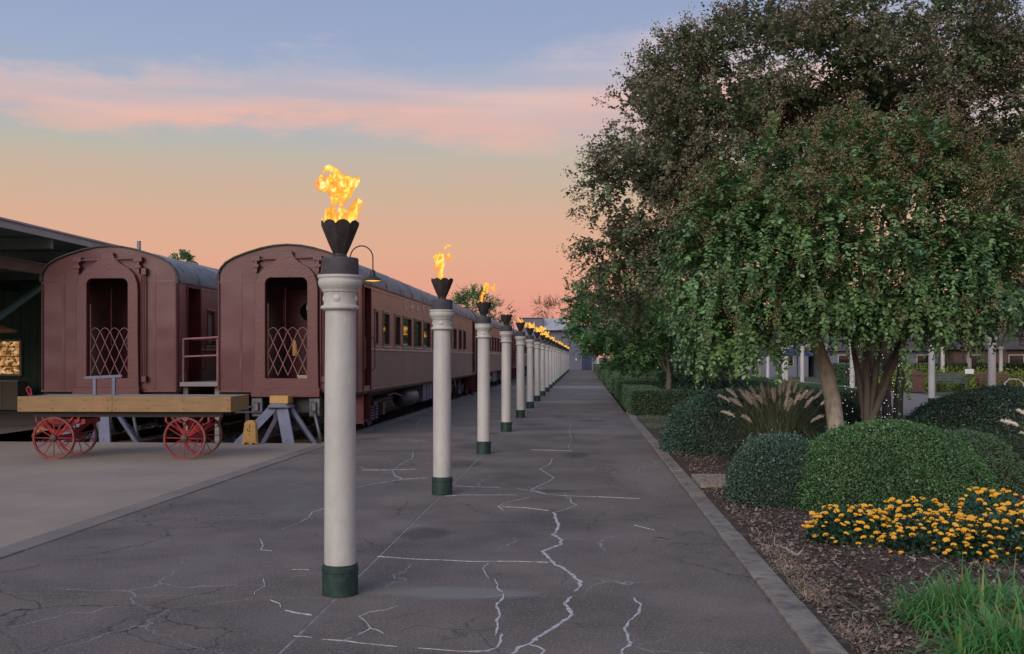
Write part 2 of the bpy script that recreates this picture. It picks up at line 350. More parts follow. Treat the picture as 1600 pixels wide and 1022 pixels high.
M['counter'] = mat('grey_tan_panel', (.19,.17,.145), .7, (.15,.14,.12), 5)
M['canvas'] = mat('tan_umbrella_canvas', (.72,.46,.22), .9, (.65,.40,.18), 4)
M['bluewall'] = mat('blue_grey_wall', (.155,.16,.215), .8, (.12,.125,.17), .5, c3=(.2,.2,.24), s3=2, f3=.3)
M['pale_panel'] = mat('pale_roof_panel', (.42,.43,.46), .7, (.34,.34,.37), 1.2, bump=.01, bscale=3)
M['navy'] = mat('navy_paint', (.012,.018,.06), .5, (.02,.03,.08), 4)
M['darkroof'] = mat('dark_slate_roof', (.06,.055,.075), .8, (.09,.085,.1), 3)
M['slate'] = mat('bench_paint', (.05,.075,.075), .6, (.08,.1,.1), 6)
M['brick'] = mat('brown_brick_far', (.13,.07,.055), .9, (.09,.05,.045), 6)
M['signwhite'] = mat('sign_white', (.7,.7,.72), .6)
M['bulb'] = mat('fairy_bulb', (.8,.8,.8), .5, emit=(1,.93,.85), estr=1.5)
M['amber'] = mat('amber_lamp_glow', (.8,.4,.05), .5, emit=(1,.50,.045), estr=1.35)
M['flower'] = mat('orange_yellow_blossom', (.82,.48,.035), .6, (.80,.36,.025), 40)
M['plume'] = mat('buff_plume', (.80,.74,.62), .95, (.68,.60,.50), 12)

M['lf_front'] = leafmat('front_tree_leaves', [(.045,.10,.04),(.075,.16,.06),(.125,.235,.09),(.17,.29,.11),(.17,.36,.07)], .38, .15, spec=.6)
M['lf_seed'] = leafmat('brown_seed_heads', [(.13,.12,.05),(.20,.15,.075),(.24,.165,.095),(.17,.18,.065)], .9, .1)
M['lf_big'] = leafmat('big_tree_leaves', [(.12,.14,.075),(.19,.17,.115),(.09,.16,.07),(.25,.21,.145),(.12,.25,.09),(.16,.165,.10)], .6, .25, scale=.7)
M['lf_big_seed'] = leafmat('big_tree_seed_heads', [(.19,.155,.12),(.26,.20,.155),(.21,.175,.12)], .9, .15)
M['lf_mid'] = leafmat('mid_tree_leaves', [(.06,.16,.06),(.10,.23,.09),(.18,.25,.09),(.06,.28,.11),(.25,.22,.09)], .6, .3, scale=.5)
M['lf_dark'] = leafmat('dark_evergreen_leaves', [(.014,.035,.022),(.025,.055,.03),(.02,.075,.03)], .6, .1)
M['lf_box'] = leafmat('clipped_shrub_leaves', [(0.032,0.080,0.041),(0.058,0.138,0.051),(0.080,0.189,0.061),(0.131,0.174,0.072)], .42, .12, spec=.55, scale=2.2)
M['lf_boxdark'] = leafmat('clipped_shrub_leaves_bluish', [(0.034,0.066,0.050),(0.048,0.102,0.074),(0.066,0.132,0.084),(0.108,0.126,0.078)], .42, .1, spec=.55, scale=2.2)
M['lf_hedge'] = leafmat('hedge_leaves', [(0.033,0.072,0.046),(0.058,0.130,0.065),(0.098,0.150,0.072),(0.143,0.156,0.085)], .55, .12, scale=1.2)
M['lf_lant'] = leafmat('lantana_leaves', [(0.020,0.055,0.039),(0.033,0.094,0.055),(0.055,0.143,0.061)], .45, .15)
M['bl_green'] = leafmat('green_blades', [(.04,.15,.04),(.08,.24,.065),(.08,.31,.08),(.24,.24,.08),(.46,.36,.24)], .45, .3, scale=2)
M['bl_font'] = leafmat('fountain_grass_blades', [(.08,.13,.075),(.14,.19,.105),(.21,.23,.14),(.34,.33,.22)], .6, .2, scale=3)
M['bl_dry'] = leafmat('dry_grass_blades', [(.30,.25,.17),(.44,.36,.26),(.30,.21,.16),(.17,.17,.10)], .8, .2, scale=3)
M['lf_yel'] = leafmat('yellow_green_bed', [(.06,.16,.03),(.12,.24,.04),(.32,.34,.05),(.05,.11,.035),(.40,.26,.09)], .6, .3, scale=1.0)
M['lf_bare'] = leafmat('brown_far_tree', [(.12,.085,.05),(.18,.12,.07),(.09,.10,.05)], .8, .2)

def flame_mat():
    m_ = bpy.data.materials.new('fire'); m_.use_nodes = True; nt = m_.node_tree; nd = nt.nodes; lk = nt.links
    nd.remove(nd['Principled BSDF'])
    tc = nd.new('ShaderNodeTexCoord'); n = nd.new('ShaderNodeTexNoise'); n.inputs['Scale'].default_value = 15; n.inputs['Detail'].default_value = 4; n.inputs['Distortion'].default_value = 1.6
    mp = nd.new('ShaderNodeMapping'); mp.inputs['Scale'].default_value = (1,1,.55); lk.new(tc.outputs['Object'], mp.inputs[0]); lk.new(mp.outputs[0], n.inputs['Vector'])
    lw = nd.new('ShaderNodeLayerWeight'); lw.inputs['Blend'].default_value = .35
    sb = nd.new('ShaderNodeMath'); sb.operation = 'MULTIPLY_ADD'; lk.new(lw.outputs['Facing'], sb.inputs[0]); sb.inputs[1].default_value = -.22; lk.new(n.outputs['Fac'], sb.inputs[2])
    rp = nd.new('ShaderNodeValToRGB'); cr = rp.color_ramp; lk.new(sb.outputs[0], rp.inputs[0])
    cols = [(.30,(.95,.12,.012)),(.41,(1.0,.31,.025)),(.52,(1.0,.66,.055)),(.66,(1.0,.96,.45))]
    while len(cr.elements) < 4: cr.elements.new(.5)
    for e, (p, c) in zip(cr.elements, cols): e.position = p; e.color = (*c,1)
    em = nd.new('ShaderNodeEmission'); em.inputs['Strength'].default_value = 1.0; lk.new(rp.outputs[0], em.inputs[0])
    tr = nd.new('ShaderNodeBsdfTransparent')
    mr = nd.new('ShaderNodeMapRange'); lk.new(sb.outputs[0], mr.inputs[0]); mr.inputs[1].default_value = .30; mr.inputs[2].default_value = .52; mr.inputs[3].default_value = .12; mr.inputs[4].default_value = .92
    mx = nd.new('ShaderNodeMixShader'); lk.new(mr.outputs[0], mx.inputs[0]); lk.new(tr.outputs[0], mx.inputs[1]); lk.new(em.outputs[0], mx.inputs[2])
    lk.new(mx.outputs[0], nd['Material Output'].inputs[0])
    return m_
M['fire'] = flame_mat()
def glow_mat():     # goods behind a lit shop window
    m_ = bpy.data.materials.new('lit_shop_display'); m_.use_nodes = True; nt = m_.node_tree; nd = nt.nodes; lk = nt.links
    b = nd['Principled BSDF']; b.inputs['Roughness'].default_value = .3
    tc = nd.new('ShaderNodeTexCoord'); v = nd.new('ShaderNodeTexVoronoi'); v.inputs['Scale'].default_value = 13; lk.new(tc.outputs['Object'], v.inputs['Vector'])
    rp = nd.new('ShaderNodeValToRGB'); s = nd.new('ShaderNodeSeparateColor'); lk.new(v.outputs['Color'], s.inputs[0]); lk.new(s.outputs[0], rp.inputs[0])
    cr = rp.color_ramp; cols = [(0,(.05,.025,.01)),(.3,(.16,.10,.02)),(.5,(.55,.24,.07)),(.8,(.75,.40,.15)),(1,(.9,.6,.3))]
    while len(cr.elements) < 5: cr.elements.new(.5)
    for e,(p,c) in zip(cr.elements, cols): e.position = p; e.color = (*c,1)
    lk.new(rp.outputs[0], b.inputs['Base Color']); lk.new(rp.outputs[0], b.inputs['Emission Color']); b.inputs['Emission Strength'].default_value = .6
    return m_
M['glow'] = glow_mat()

# ================================================================== GROUND
def sheet(name, x0, x1, y0, y1, z, m_, th=.3):
    b = MB(); b.box(x0, x1, y0, y1, z-th, z); return tag(b.build(name, m_), kind='structure')
def flat(name, x0, x1, y0, y1, z, m_):
    b = MB(); b.add([(x0,y0,z),(x1,y0,z),(x1,y1,z),(x0,y1,z)], [(0,1,2,3)]); return tag(b.build(name, m_), kind='structure')
flat('ground', -1500, 1500, -600, 2500, -.42, M['grass_ground'])
XL, XC, XK = -4.88, -1.735, 1.30       # platform edge, column line, kerb
walk = sheet('walkway', XL, XK, -1.5, 131, -.0035, M['joint'], .35)
ys = [-1.5, 1.75] + [7.12 + 5.37*i for i in range(23)] + [131]
for i in range(len(ys)-1):
    for (xa, xb) in ((XL, XC), (XC, XK)):
        if ys[i+1] > 60 and i % 2: continue
        y1 = ys[i+1] if ys[i+1] <= 60 else ys[min(i+2, len(ys)-1)]
        b = MB(); g = .0065
        b.box(xa+g*1.9 if xa == XC else xa, xb-g*1.9 if xb == XC else xb, ys[i]+g*1.1, y1-g*1.1, -.034, random.uniform(-.002, .002))
        s_ = b.build('paving_slab', M['asphalt'], walk)
# white filler in the cracks: thin raised strips lying on the asphalt
def z1(x, y): return (380+x/2.2222, 680+y/2.2222)
CR = [
 (.016,[(1075,80),(1065,100),(1030,118),(1080,148),(1060,162),(1030,175),(1000,190),(1050,203)]),
 (.012,[(1135,215),(1140,235),(1160,243),(1120,258),(1080,268)]),
 (.034,[(1080,268),(1085,290),(1095,320),(1080,345),(1100,360),(1105,380),(1070,390),(1040,405),(1065,430),(1080,445),(1130,475),(1175,510),(1155,545)]),
 (.030,[(1135,562),(1120,585),(1128,600),(1145,625),(1100,655),(1060,680),(1015,712),(960,740),(925,768)]),
 (.016,[(985,728),(1020,735),(1045,750),(1035,768)]),
 (.010,[(850,445),(832,465),(852,498)]),
 (.012,[(872,500),(885,520),(880,530),(900,545)]),
 (.017,[(905,550),(903,570),(878,585),(885,605),(892,630),(880,645),(885,670),(875,698)]),
 (.018,[(898,690),(895,715),(880,740),(850,750),(760,752)]),
 (.007,[(760,752),(610,740)]),
 (.018,[(1355,565),(1380,590),(1375,615),(1340,650),(1322,670),(1335,700),(1345,725),(1320,745),(1312,772)]),
 (.013,[(590,60),(588,80),(550,100),(520,125),(525,140),(555,153),(500,162),(440,172),(390,185)]),
 (.009,[(410,121),(500,121),(600,118)]), (.008,[(555,153),(640,148)]),
 (.013,[(282,255),(240,268),(230,285),(198,303)]), (.006,[(198,303),(160,318),(120,332)]),
 (.010,[(58,360),(70,385),(60,398),(100,402)]),
 (.012,[(170,467),(228,468)]),
 (.008,[(70,500),(75,525),(40,545),(40,556)]), (.009,[(95,572),(125,585),(130,600)]), (.013,[(145,608),(190,618),(240,625)]),
 (.011,[(535,595),(490,608),(440,615),(405,630),(425,650),(442,672),(395,697)]), (.009,[(442,672),(465,676),(488,690)]),
 (.009,[(175,698),(240,703)]), (.016,[(272,710),(345,714),(400,722)]), (.007,[(400,722),(535,735)]), (.012,[(345,714),(378,704)]),
 (.007,[(465,421),(600,431),(700,434),(800,439),(930,438),(1060,442)]),
 (.014,[(735,176),(810,180),(890,182)]), (.012,[(700,212),(760,208),(950,208)]),
 (.010,[(1000,215),(940,228),(900,240),(885,248),(905,262)]), (.006,[(885,248),(980,252),(1060,262)]),
 (.006,[(950,185),(1060,207),(1150,212),(1250,215),(1380,221)]),
 (.013,[(1357,312),(1428,330)]), (.006,[(620,-60),(600,-30)]), (.007,[(1140,-40),(1132,-10),(1140,15),(1128,45)]), (.006,[(1000,50),(1140,55)]),
 (.010,[(580,17),(640,22)])]
for w, pl in CR:
    w *= .8
    P0 = [G(*z1(x, y)) for x, y in pl]; pts = []
    for a, b_ in zip(P0[:-1], P0[1:]):
        n = max(2, int((b_-a).length/.035))
        for i in range(n): pts.append(a.lerp(b_, i/n))
    pts.append(P0[-1]); k = len(pts); L_, R_ = [], []
    for i, p in enumerate(pts):
        d = (pts[min(i+1,k-1)]-pts[max(i-1,0)]).normalized(); s_ = Vector((-d.y, d.x, 0))
        off = s_*mnoise.noise(p*9)*w*.9
        ww = w*(.48+.55*mnoise.noise(p*17))*(.25 if i in (0, k-1) else 1)
        L_.append(p+off+s_*ww); R_.append(p+off-s_*ww)
    vs_ = [Vector((q.x,q.y,.004)) for q in L_]+[Vector((q.x,q.y,.004)) for q in R_]
    vs_ += [Vector((q.x,q.y,-.002)) for q in L_]+[Vector((q.x,q.y,-.002)) for q in R_]
    fs = [(i, i+1, k+i+1, k+i) for i in range(k-1)] + [(i, 2*k+i, 2*k+i+1, i+1) for i in range(k-1)] + [(k+i, k+i+1, 3*k+i+1, 3*k+i) for i in range(k-1)]
    b = MB(); b.add(vs_, fs); b.build('crack_filler', M['crack'], walk)
# pale hairline joints down the column line and across
for (xa, ya, xb, yb) in [(XC, -1, XC, 130)] + [(XC, y, XK, y) for y in ys[2:8]] + [(XL, ys[2], XC, ys[2])]:
    pass
# platform edge strip
es = tag(empty('platform_edge'), kind='structure')
for i in range(26):
    y0 = -1.5+5.1*i; b = MB(); b.box(XL-.27, XL-.004, y0+.006, y0+5.094, -.34, .012+random.uniform(-.003,.003)); b.build('edging_block', M['strip'], es, bevel=.008)
# right kerb
kb = tag(empty('kerb'), kind='structure')
yk = [-1.5, 1.4, 4.2, 7.12, 9.9, 12.45, 15.2, 17.9, 20.6, 23.3, 26, 28.6, 31.5]
for i in range(len(yk)-1):
    b = MB(); j = random.uniform(-.016, .016); z = .030+random.uniform(-.012,.012)
    b.box(XK+.012+j, XK+.21+j+random.uniform(-.01,.01), yk[i]+.006, yk[i+1]-.006, -.3, z); b.build('kerb_stone', M['kerb'], kb, bevel=.014)
# yard to the left
yard = sheet('yard', -45, XL-.275, -2, 19.8, .004, M['yard'], .34)
flat('track_bed', -45, XL-.25, 19.75, 140, -.30, M['ballast'])
flat('shop_floor', -45, -13, 20.3, 40, -.02, M['yard'])
# garden bed
def bedz(x, y):
    return .012+.035*mnoise.noise(Vector((x*1.3,y*1.3,0)))+.018*mnoise.noise(Vector((x*6,y*6,3)))+.03*min(1,max(0,(x-1.5)/1.2))
def bed():
    nx, ny = 70, 220; x0, x1, y0, y1 = XK+.2, 9.2, 2.5, 24
    V = []; F_ = []
    for j in range(ny+1):
        for i in range(nx+1):
            x = x0+(x1-x0)*i/nx; y = y0+(y1-y0)*j/ny
            z = bedz(x, y)
            if i == 0: z = min(z, .02)
            V.append((x,y,z))
    for j in range(ny):
        for i in range(nx): a = j*(nx+1)+i; F_.append((a,a+1,a+nx+2,a+nx+1))
    me = bpy.data.meshes.new('garden_bed'); me.from_pydata(V, [], F_); me.materials.append(M['soil']); me.polygons.foreach_set('use_smooth',[True]*len(F_))
    return tag(put('garden_bed', me), kind='structure')
bed()
flat('lawn', XK+.2, 9.3, 24, 131, .012, M['grass_ground'])
flat('lawn', 15.2, 120, 2, 131, .0, M['grass_ground'])
flat('lawn', -45, 300, 132, 700, .0, M['grass_ground'])
w2 = sheet('side_path', 9.25, 15.2, 4, 131, .03, M['strip'], .3)
gp = sheet('garden_path', 1.52, 9.2, 13.35, 14.45, .07, M['yard'], .1)

# mulch chips, fallen leaves
def chips():
    n = 42000
    y = 4.2+ (rng.random(n)**1.5)*9.2; x = 1.56+rng.random(n)*np.minimum(6.5, .3+y*.42)
    P = np.stack([x, y, np.full(n, .045)], 1)
    P[:,2] = np.array([bedz(a,b_) for a,b_ in zip(x,y)]) + .003+.018*rng.random(n)
    D = rdir(n); D[:,2] *= .3; N = np.tile([0,0,1.0],(n,1))+.5*rng.normal(size=(n,3))
    L = .014+.045*rng.random(n)**2; W = .007+.016*rng.random(n)
    me = np_mesh('mulch', leaves(P-D*0, D, N, L, W, [(0,-.4,0),(1,-.5,0),(1,.5,.1),(0,.5,0)]), 4, M['mulch'])
    tag(put('mulch', me), 'dark brown bark mulch chips spread over the garden bed', 'mulch', kind='stuff')
    n = 2400
    y = 4+rng.random(n)*14; x = 1.55+np.abs(rng.normal(size=n))*.42
    P = np.stack([x,y,.06+.03*rng.random(n)],1); D = rdir(n); D[:,2]*=.3
    P[:70,0] = 1.5-np.abs(rng.normal(size=70))*.5; P[:70,2] = .012; P[:30,0] = 1.38+.15*rng.random(30); P[:30,2] = .055
    me = np_mesh('fallen_leaves', leaves(P, D, np.tile([0,0,1.0],(n,1))+.4*rng.normal(size=(n,3)), .02+.03*rng.random(n), .012+.02*rng.random(n)), 4, M['leaflitter'])
    tag(put('fallen_leaves', me), 'dry reddish fallen leaves scattered along the kerb', 'leaves', kind='stuff')
    # dry grass along the kerb
    out = []
    for (px, py, r, k) in [(a_,b_,c_,int(d_*.5)) for a_,b_,c_,d_ in [(1212,872,.28,700),(1225,895,.2,500),(1245,925,.22,600),(1262,938,.2,500),(1195,850,.18,260),(1172,815,.2,200),(1330,1000,.2,320),(1380,1008,.2,300),(1155,790,.2,150),(1340,985,.12,120),(1095,722,.35,260),(1060,712,.3,260),(1022,668,.7,900),(1015,655,.7,700),(1235,905,.5,200)]]:
        c = G(px, py); B = np.stack([c.x+rng.normal(size=k)*r*.5, c.y+rng.normal(size=k)*r*.75, np.full(k,.04)],1); B[:,0] = 1.53+np.abs(B[:,0]-1.53)
        D = rdir(k); D[:,2] = np.abs(D[:,2])*.35+.06
        out.append(blades(B, D, .04+.07*rng.random(k), np.full(k,.005), .5+.4*rng.random(k), 3))
    me = np_mesh('dry_grass', np.concatenate(out), 4, M['bl_dry'])
    tag(put('dry_grass', me), 'bleached dry grass tufts growing between the kerb and the mulch', 'dry grass', kind='stuff')
chips()
# a stick and the stone
b = MB(); p0, p1 = G(1212,851,.06), G(1245,868,.07); p2 = G(1262,862,.09)
b.tube([p0, p0.lerp(p1,.5)+Vector((0,0,.012)), p1, p1.lerp(p2,.6)], [.006,.011,.014,.006], 7); b.tube([p1, p1+Vector((.05,.02,.04))],[.01,.004],6)
tag(b.build('fallen_branch', M['bark'], smooth=True), 'pale bare stick lying on the mulch near the kerb', 'stick')
b = MB(); c = G(1606,948,.05); b.box(c.x-.09,c.x+.12,c.y-.03,c.y+.12,.0,.17)
o = b.build('stone_block', M['rock'], smooth=True, bevel=.035); tag(o, 'pale grey rounded stone block behind the green grass at the right edge', 'stone')

# ================================================================== TORCH COLUMNS
def marching(field, x0, dx):
    """marching tetrahedra on a scalar grid; returns (n,3,3) triangles"""
    nx, ny, nz = field.shape
    I, J, K = np.meshgrid(np.arange(nx-1), np.arange(ny-1), np.arange(nz-1), indexing='ij'); base = np.stack([I,J,K],-1).reshape(-1,3)
    cor = np.array([(0,0,0),(1,0,0),(1,1,0),(0,1,0),(0,0,1),(1,0,1),(1,1,1),(0,1,1)])
    C = base[:,None]+cor; val = field[C[...,0],C[...,1],C[...,2]]
    keep = (val.max(1) > 0) & (val.min(1) <= 0); C = C[keep].astype(float); val = val[keep]; out = []
    for t in [(0,5,1,6),(0,1,2,6),(0,2,3,6),(0,3,7,6),(0,7,4,6),(0,4,5,6)]:
        P = C[:,t]; v = val[:,t]; ins = v > 0; code = ins[:,0]*1+ins[:,1]*2+ins[:,2]*4+ins[:,3]*8
        def ip(sel, a, b_):
            va = v[sel,a]; vb = v[sel,b_]; w = (va/(va-vb))[:,None]; return P[sel,a]*(1-w)+P[sel,b_]*w
        for k in range(1, 15):
            s_ = np.nonzero(code == k)[0]
            if not len(s_): continue
            inn = [i for i in range(4) if k >> i & 1]; ou = [i for i in range(4) if not k >> i & 1]
            if len(inn) == 1: out.append(np.stack([ip(s_,inn[0],q) for q in ou],1))
            elif len(inn) == 3: out.append(np.stack([ip(s_,ou[0],q) for q in inn],1))
            else:
                a,b_ = inn; c,d = ou; q = [ip(s_,a,c),ip(s_,a,d),ip(s_,b_,d),ip(s_,b_,c)]
                out.append(np.stack([q[0],q[1],q[2]],1)); out.append(np.stack([q[0],q[2],q[3]],1))
    T = np.concatenate(out,0); return T*dx + np.array(x0)
def flame_mesh(name, blobs, seed, h, rx=.2, dx=.0085):
    nx = int(2*rx/dx); nz = int((h+.1)/dx); f = np.zeros((nx,nx,nz))
    ax = -rx+dx*np.arange(nx); az = -.05+dx*np.arange(nz)
    X, Y, Z = np.meshgrid(ax, ax, az, indexing='ij')
    # cheap vector turbulence from summed sines
    rs = np.random.default_rng(seed); WX = np.zeros_like(X); WY = np.zeros_like(X); WZ = np.zeros_like(X); NF = np.zeros_like(X)
    for o_ in range(5):
        fr = 16*1.75**o_; amp = .026/1.55**o_
        for q in range(3):
            d = unit(rs.normal(size=3)); d[2] *= .6; ph = rs.random(4)*6.28
            s_ = fr*(d[0]*X+d[1]*Y+d[2]*Z)
            WX += amp*np.sin(s_+ph[0]); WY += amp*np.sin(s_+ph[1]); WZ += amp*.7*np.sin(s_+ph[2]); NF += .16/1.25**o_*np.sin(1.3*s_+ph[3])
    a = X+WX; b_ = Y+WY; c = Z+WZ
    for (cx,cy,cz,sx,sz,w) in blobs: f += w*np.exp(-((a-cx)**2/sx**2+(b_-cy)**2/sx**2+(c-cz)**2/sz**2))
    f = f*(1+1.15*NF) - .46
    rr_ = np.sqrt(X**2+Y**2); f = np.where((Z < .085) & (rr_ > .080+.45*np.maximum(Z,-.05)), -1.0, f)
    f[0]=f[-1]=-1; f[:,0]=f[:,-1]=-1; f[:,:,0]=f[:,:,-1]=-1
    T = marching(f, (-rx,-rx,-.05), dx)
    V = T.reshape(-1,3); q = np.round(V/1e-5).astype(np.int64); u, inv = np.unique(q, axis=0, return_inverse=True); inv = inv.reshape(-1,3)
    good = (inv[:,0]!=inv[:,1])&(inv[:,1]!=inv[:,2])&(inv[:,0]!=inv[:,2]); inv = inv[good]
    me = bpy.data.meshes.new(name); me.from_pydata((u*1e-5).tolist(), [], inv.tolist())
    bm = bmesh.new(); bm.from_mesh(me); bmesh.ops.recalc_face_normals(bm, faces=bm.faces); bm.to_mesh(me); bm.free()
    me.materials.append(M['fire']); me.polygons.foreach_set('use_smooth',[True]*len(me.polygons)); return me
FL = [
 flame_mesh('flame', [(-.01,0,.05,.11,.07,.9),(.05,0,.12,.07,.08,.8),(-.06,0,.11,.05,.07,.7),(.09,0,.16,.03,.05,.7),(-.03,0,.21,.022,.06,.7),(-.06,0,.32,.065,.065,1.1),(.0,0,.34,.055,.05,.9),(.05,0,.36,.025,.025,.8),(-.10,0,.44,.035,.025,.8),(-.05,0,.42,.022,.06,.7),(-.04,0,.50,.012,.02,.9)], 3, .6),
 flame_mesh('flame', [(.0,0,.03,.035,.06,.9),(.015,0,.12,.035,.08,.95),(-.01,0,.21,.045,.07,.95),(-.09,0,.26,.045,.03,.8),(.06,0,.32,.075,.02,.8),(.09,0,.22,.018,.028,.9)], 11, .5),
 flame_mesh('flame', [(-.05,0,.02,.08,.03,.9),(.04,0,.08,.05,.08,1.0),(.06,0,.17,.045,.07,.9),(.03,0,.25,.035,.05,.9)], 21, .4),
 flame_mesh('flame', [(.0,0,.05,.035,.08,.9),(-.02,0,.15,.05,.05,.9),(.04,0,.11,.03,.04,.7)], 31, .3),
 flame_mesh('flame', [(.0,0,.03,.10,.06,.8),(-.02,0,.18,.12,.09,1.2),(.07,0,.16,.08,.08,1.0)], 41, .4),
 flame_mesh('flame', [(.03,0,.03,.12,.08,1.1),(.0,0,.16,.11,.10,1.1),(.06,0,.28,.07,.08,1.0),(-.07,0,.25,.05,.06,.8)], 51, .5)]

def torch_proto():
    t = empty('torch_column')
    b = MB(); b.lathe([(.128,0),(.128,.165),(.131,.17),(.131,.20),(.124,.206),(.124,.22)], 28); b.build('base', M['green'], t, True, R(30))
    b = MB(); b.lathe([(.113,.22),(.1125,.8),(.110,1.5),(.106,2.03)], 28); b.build('shaft', M['white'], t, True)
    b = MB(); b.lathe([(.106,2.03),(.120,2.035),(.137,2.045),(.140,2.055),(.137,2.065),(.118,2.072),(.116,2.085),(.118,2.158),(.121,2.164),(.128,2.168),(.130,2.178),(.138,2.190),(.150,2.206),(.157,2.226),(.157,2.240),(.152,2.247),(.153,2.262),(.160,2.268),(.160,2.285),(.10,2.287)], 36)
    for k in range(4):
        a = R(-90)+k*R(90); c = Vector((math.cos(a)*.117, math.sin(a)*.117, 2.118))
        Mx = Matrix.Translation(c) @ Matrix.Rotation(a, 4, 'Z') @ Matrix.Rotation(R(90), 4, 'Y')
        b.lathe([(.028,-.004),(.026,.002),(.018,.006),(.005,.009)], 10, M=Mx)
    b.build('capital', M['white'], t, True, R(35))
    b = MB(); b.lathe([(.130,2.288),(.131,2.29),(.131,2.402),(.126,2.410),(.05,2.412)], 28); b.build('top_block', M['block'], t, True, R(30))
    # eight-petalled bowl with scalloped rim, inside and outside skins
    b = MB(); b.lathe([(.055,2.412),(.055,2.422),(.048,2.428),(.048,2.445)], 20)
    N = 8; S_ = 6; outer = []; inner = []; rows = [0,.25,.5,.75,.9,1.0]
    def ring(tt, off):
        vs_ = []
        for k in range(N):
            a0 = k*2*math.pi/N; a1 = (k+1)*2*math.pi/N
            for j in range(S_):
                u = j/S_; r = (.050 + .088*tt**.92) - off
                p = (1-u)*Vector((math.cos(a0),math.sin(a0)))+u*Vector((math.cos(a1),math.sin(a1)))
                sc_ = math.sin(math.pi*u)
                z = 2.44 + .205*tt + (.030*sc_**.7 if tt == 1 else .012*sc_ if tt == .9 else 0)
                flare = 1+.05*sc_*(tt**3)
                vs_.append((p.x*r*flare, p.y*r*flare, z))
        return vs_
    V = []; 
    for tt in rows: V += ring(tt, 0)
    for tt in reversed(rows): V += ring(tt, .006)
    n = N*S_; k = 2*len(rows)
    fs = [(i*n+j, i*n+(j+1)%n, (i+1)*n+(j+1)%n, (i+1)*n+j) for i in range(k-1) for j in range(n)]
    fs.append(tuple((k-1)*n+j for j in range(n))); fs.append(tuple(range(n)))
    b.add(V, fs); b.build('fire_bowl', M['bowl'], t)
    return t
ordn = ['first','second','third','fourth','fifth','sixth','seventh','eighth','ninth','tenth','eleventh','twelfth','thirteenth','fourteenth','fifteenth','sixteenth','seventeenth','eighteenth','nineteenth','twentieth','twenty-first','twenty-second','twenty-third']
proto = torch_proto()
fl_idx = {0:0, 1:1, 2:2, 3:None, 4:3, 5:4}
fl_desc = {0:'two tall yellow puffs of flame above its bowl', 1:'a thin wind-blown flame', 2:'a short curled flame', 4:'a tiny red flame'}
for i in range(23):
    t = proto if i == 0 else copy_tree(proto, None, skip=('flame',))
    t.location = (XC, 7.25+5.36*i, 0)
    k = fl_idx.get(i, [5,4,0,5,2][i % 5])
    if i in (9,): k = 3
    if i in (12, 17): k = None
    if k is not None:
        f = put('flame', FL[k], t, (0, 0, 2.60)); f.rotation_euler = (0,0,0 if i < 6 else random.choice((0, .4, -.5)))
        sc_ = 1.0 if i < 8 else random.uniform(.75,1.2); f.scale = (sc_,)*3
        if i == 1: f.scale = (1.15,1.15,1.5)
        if i == 2: f.scale = (1.1,1.1,1.35)
        if i in (3,4): f.scale = (.9,)*3
    d = fl_desc.get(i, 'no flame in its bowl' if k is None else 'a broad orange flame')
    if i == 0: lab = 'nearest white torch column with two tall yellow puffs of flame above its bowl'
    elif i == 22: lab = 'farthest lit white torch column at the end of the row by the blue-grey building'
    else: lab = f'{ordn[i]} white torch column from the camera in the row beside the train, {d}'
    tag(t, lab, 'torch column', 'white torch columns in a row down the walkway')
k = 0
for j in range(11):
    Y = 31.9+5.36*j
    t = copy_tree(proto, None, skip=('flame',)); t.location = (12.36, Y, .03)
    lab = ['unlit white torch column right of all others, behind the right-hand mounded shrub','unlit white torch column just left of the grey-green bench','unlit white torch column on the side path just right of the tree trunks'][j] if j < 3 else f'{ordn[j]} unlit white torch column along the side path, counted from the right'
    tag(t, lab, 'torch column', 'unlit white torch columns along the side path')

# ================================================================== TRAIN
PROF = [(1.52,0),(1.52,2.38),(1.505,2.52),(1.45,2.65),(1.34,2.77),(1.15,2.88),(.88,2.98),(.58,3.07),(.30,3.125),(0,3.145)]
PROF = PROF + [(-x,z) for x,z in reversed(PROF[:-1])]
def ray_hit(poly, c, a):
    d = (math.cos(a), math.sin(a)); best = 1e9
    for i in range(len(poly)):
        p = poly[i]; q = poly[(i+1)%len(poly)]; ex, ey = q[0]-p[0], q[1]-p[1]; den = d[0]*ey-d[1]*ex
        if abs(den) < 1e-12: continue
        t = ((p[0]-c[0])*ey-(p[1]-c[1])*ex)/den; s_ = ((p[0]-c[0])*d[1]-(p[1]-c[1])*d[0])/den
        if t > 1e-6 and -1e-9 <= s_ <= 1+1e-9: best = min(best, t)
    return (c[0]+d[0]*best, c[1]+d[1]*best)
def ring_plate(b, outer, inner, c, y0, y1):
    A = sorted({round(math.atan2(p[1]-c[1], p[0]-c[0]), 6) for p in outer+inner})
    o_ = [ray_hit(outer, c, a) for a in A]; i_ = [ray_hit(inner, c, a) for a in A]; n = len(A)
    V = [(x,y0,z) for x,z in o_]+[(x,y0,z) for x,z in i_]+[(x,y1,z) for x,z in o_]+[(x,y1,z) for x,z in i_]
    F_ = []
    for k in range(n):
        l = (k+1)%n; F_ += [(k,l,n+l,n+k),(2*n+k,3*n+k,3*n+l,2*n+l),(k,2*n+k,2*n+l,l),(n+k,n+l,3*n+l,3*n+k)]
    b.add(V, F_)
def rrect(x0, x1, z0, z1, r, rb=0):
    P = [(x0,z0),(x1,z0)]
    for k in range(7): a = R(15*k); P.append((x1-r+r*math.cos(a), z1-r+r*math.sin(a)))
    for k in range(7): a = R(90+15*k); P.append((x0+r+r*math.cos(a), z1-r+r*math.sin(a)))
    return P
LEN = 24.1; Z0 = .95
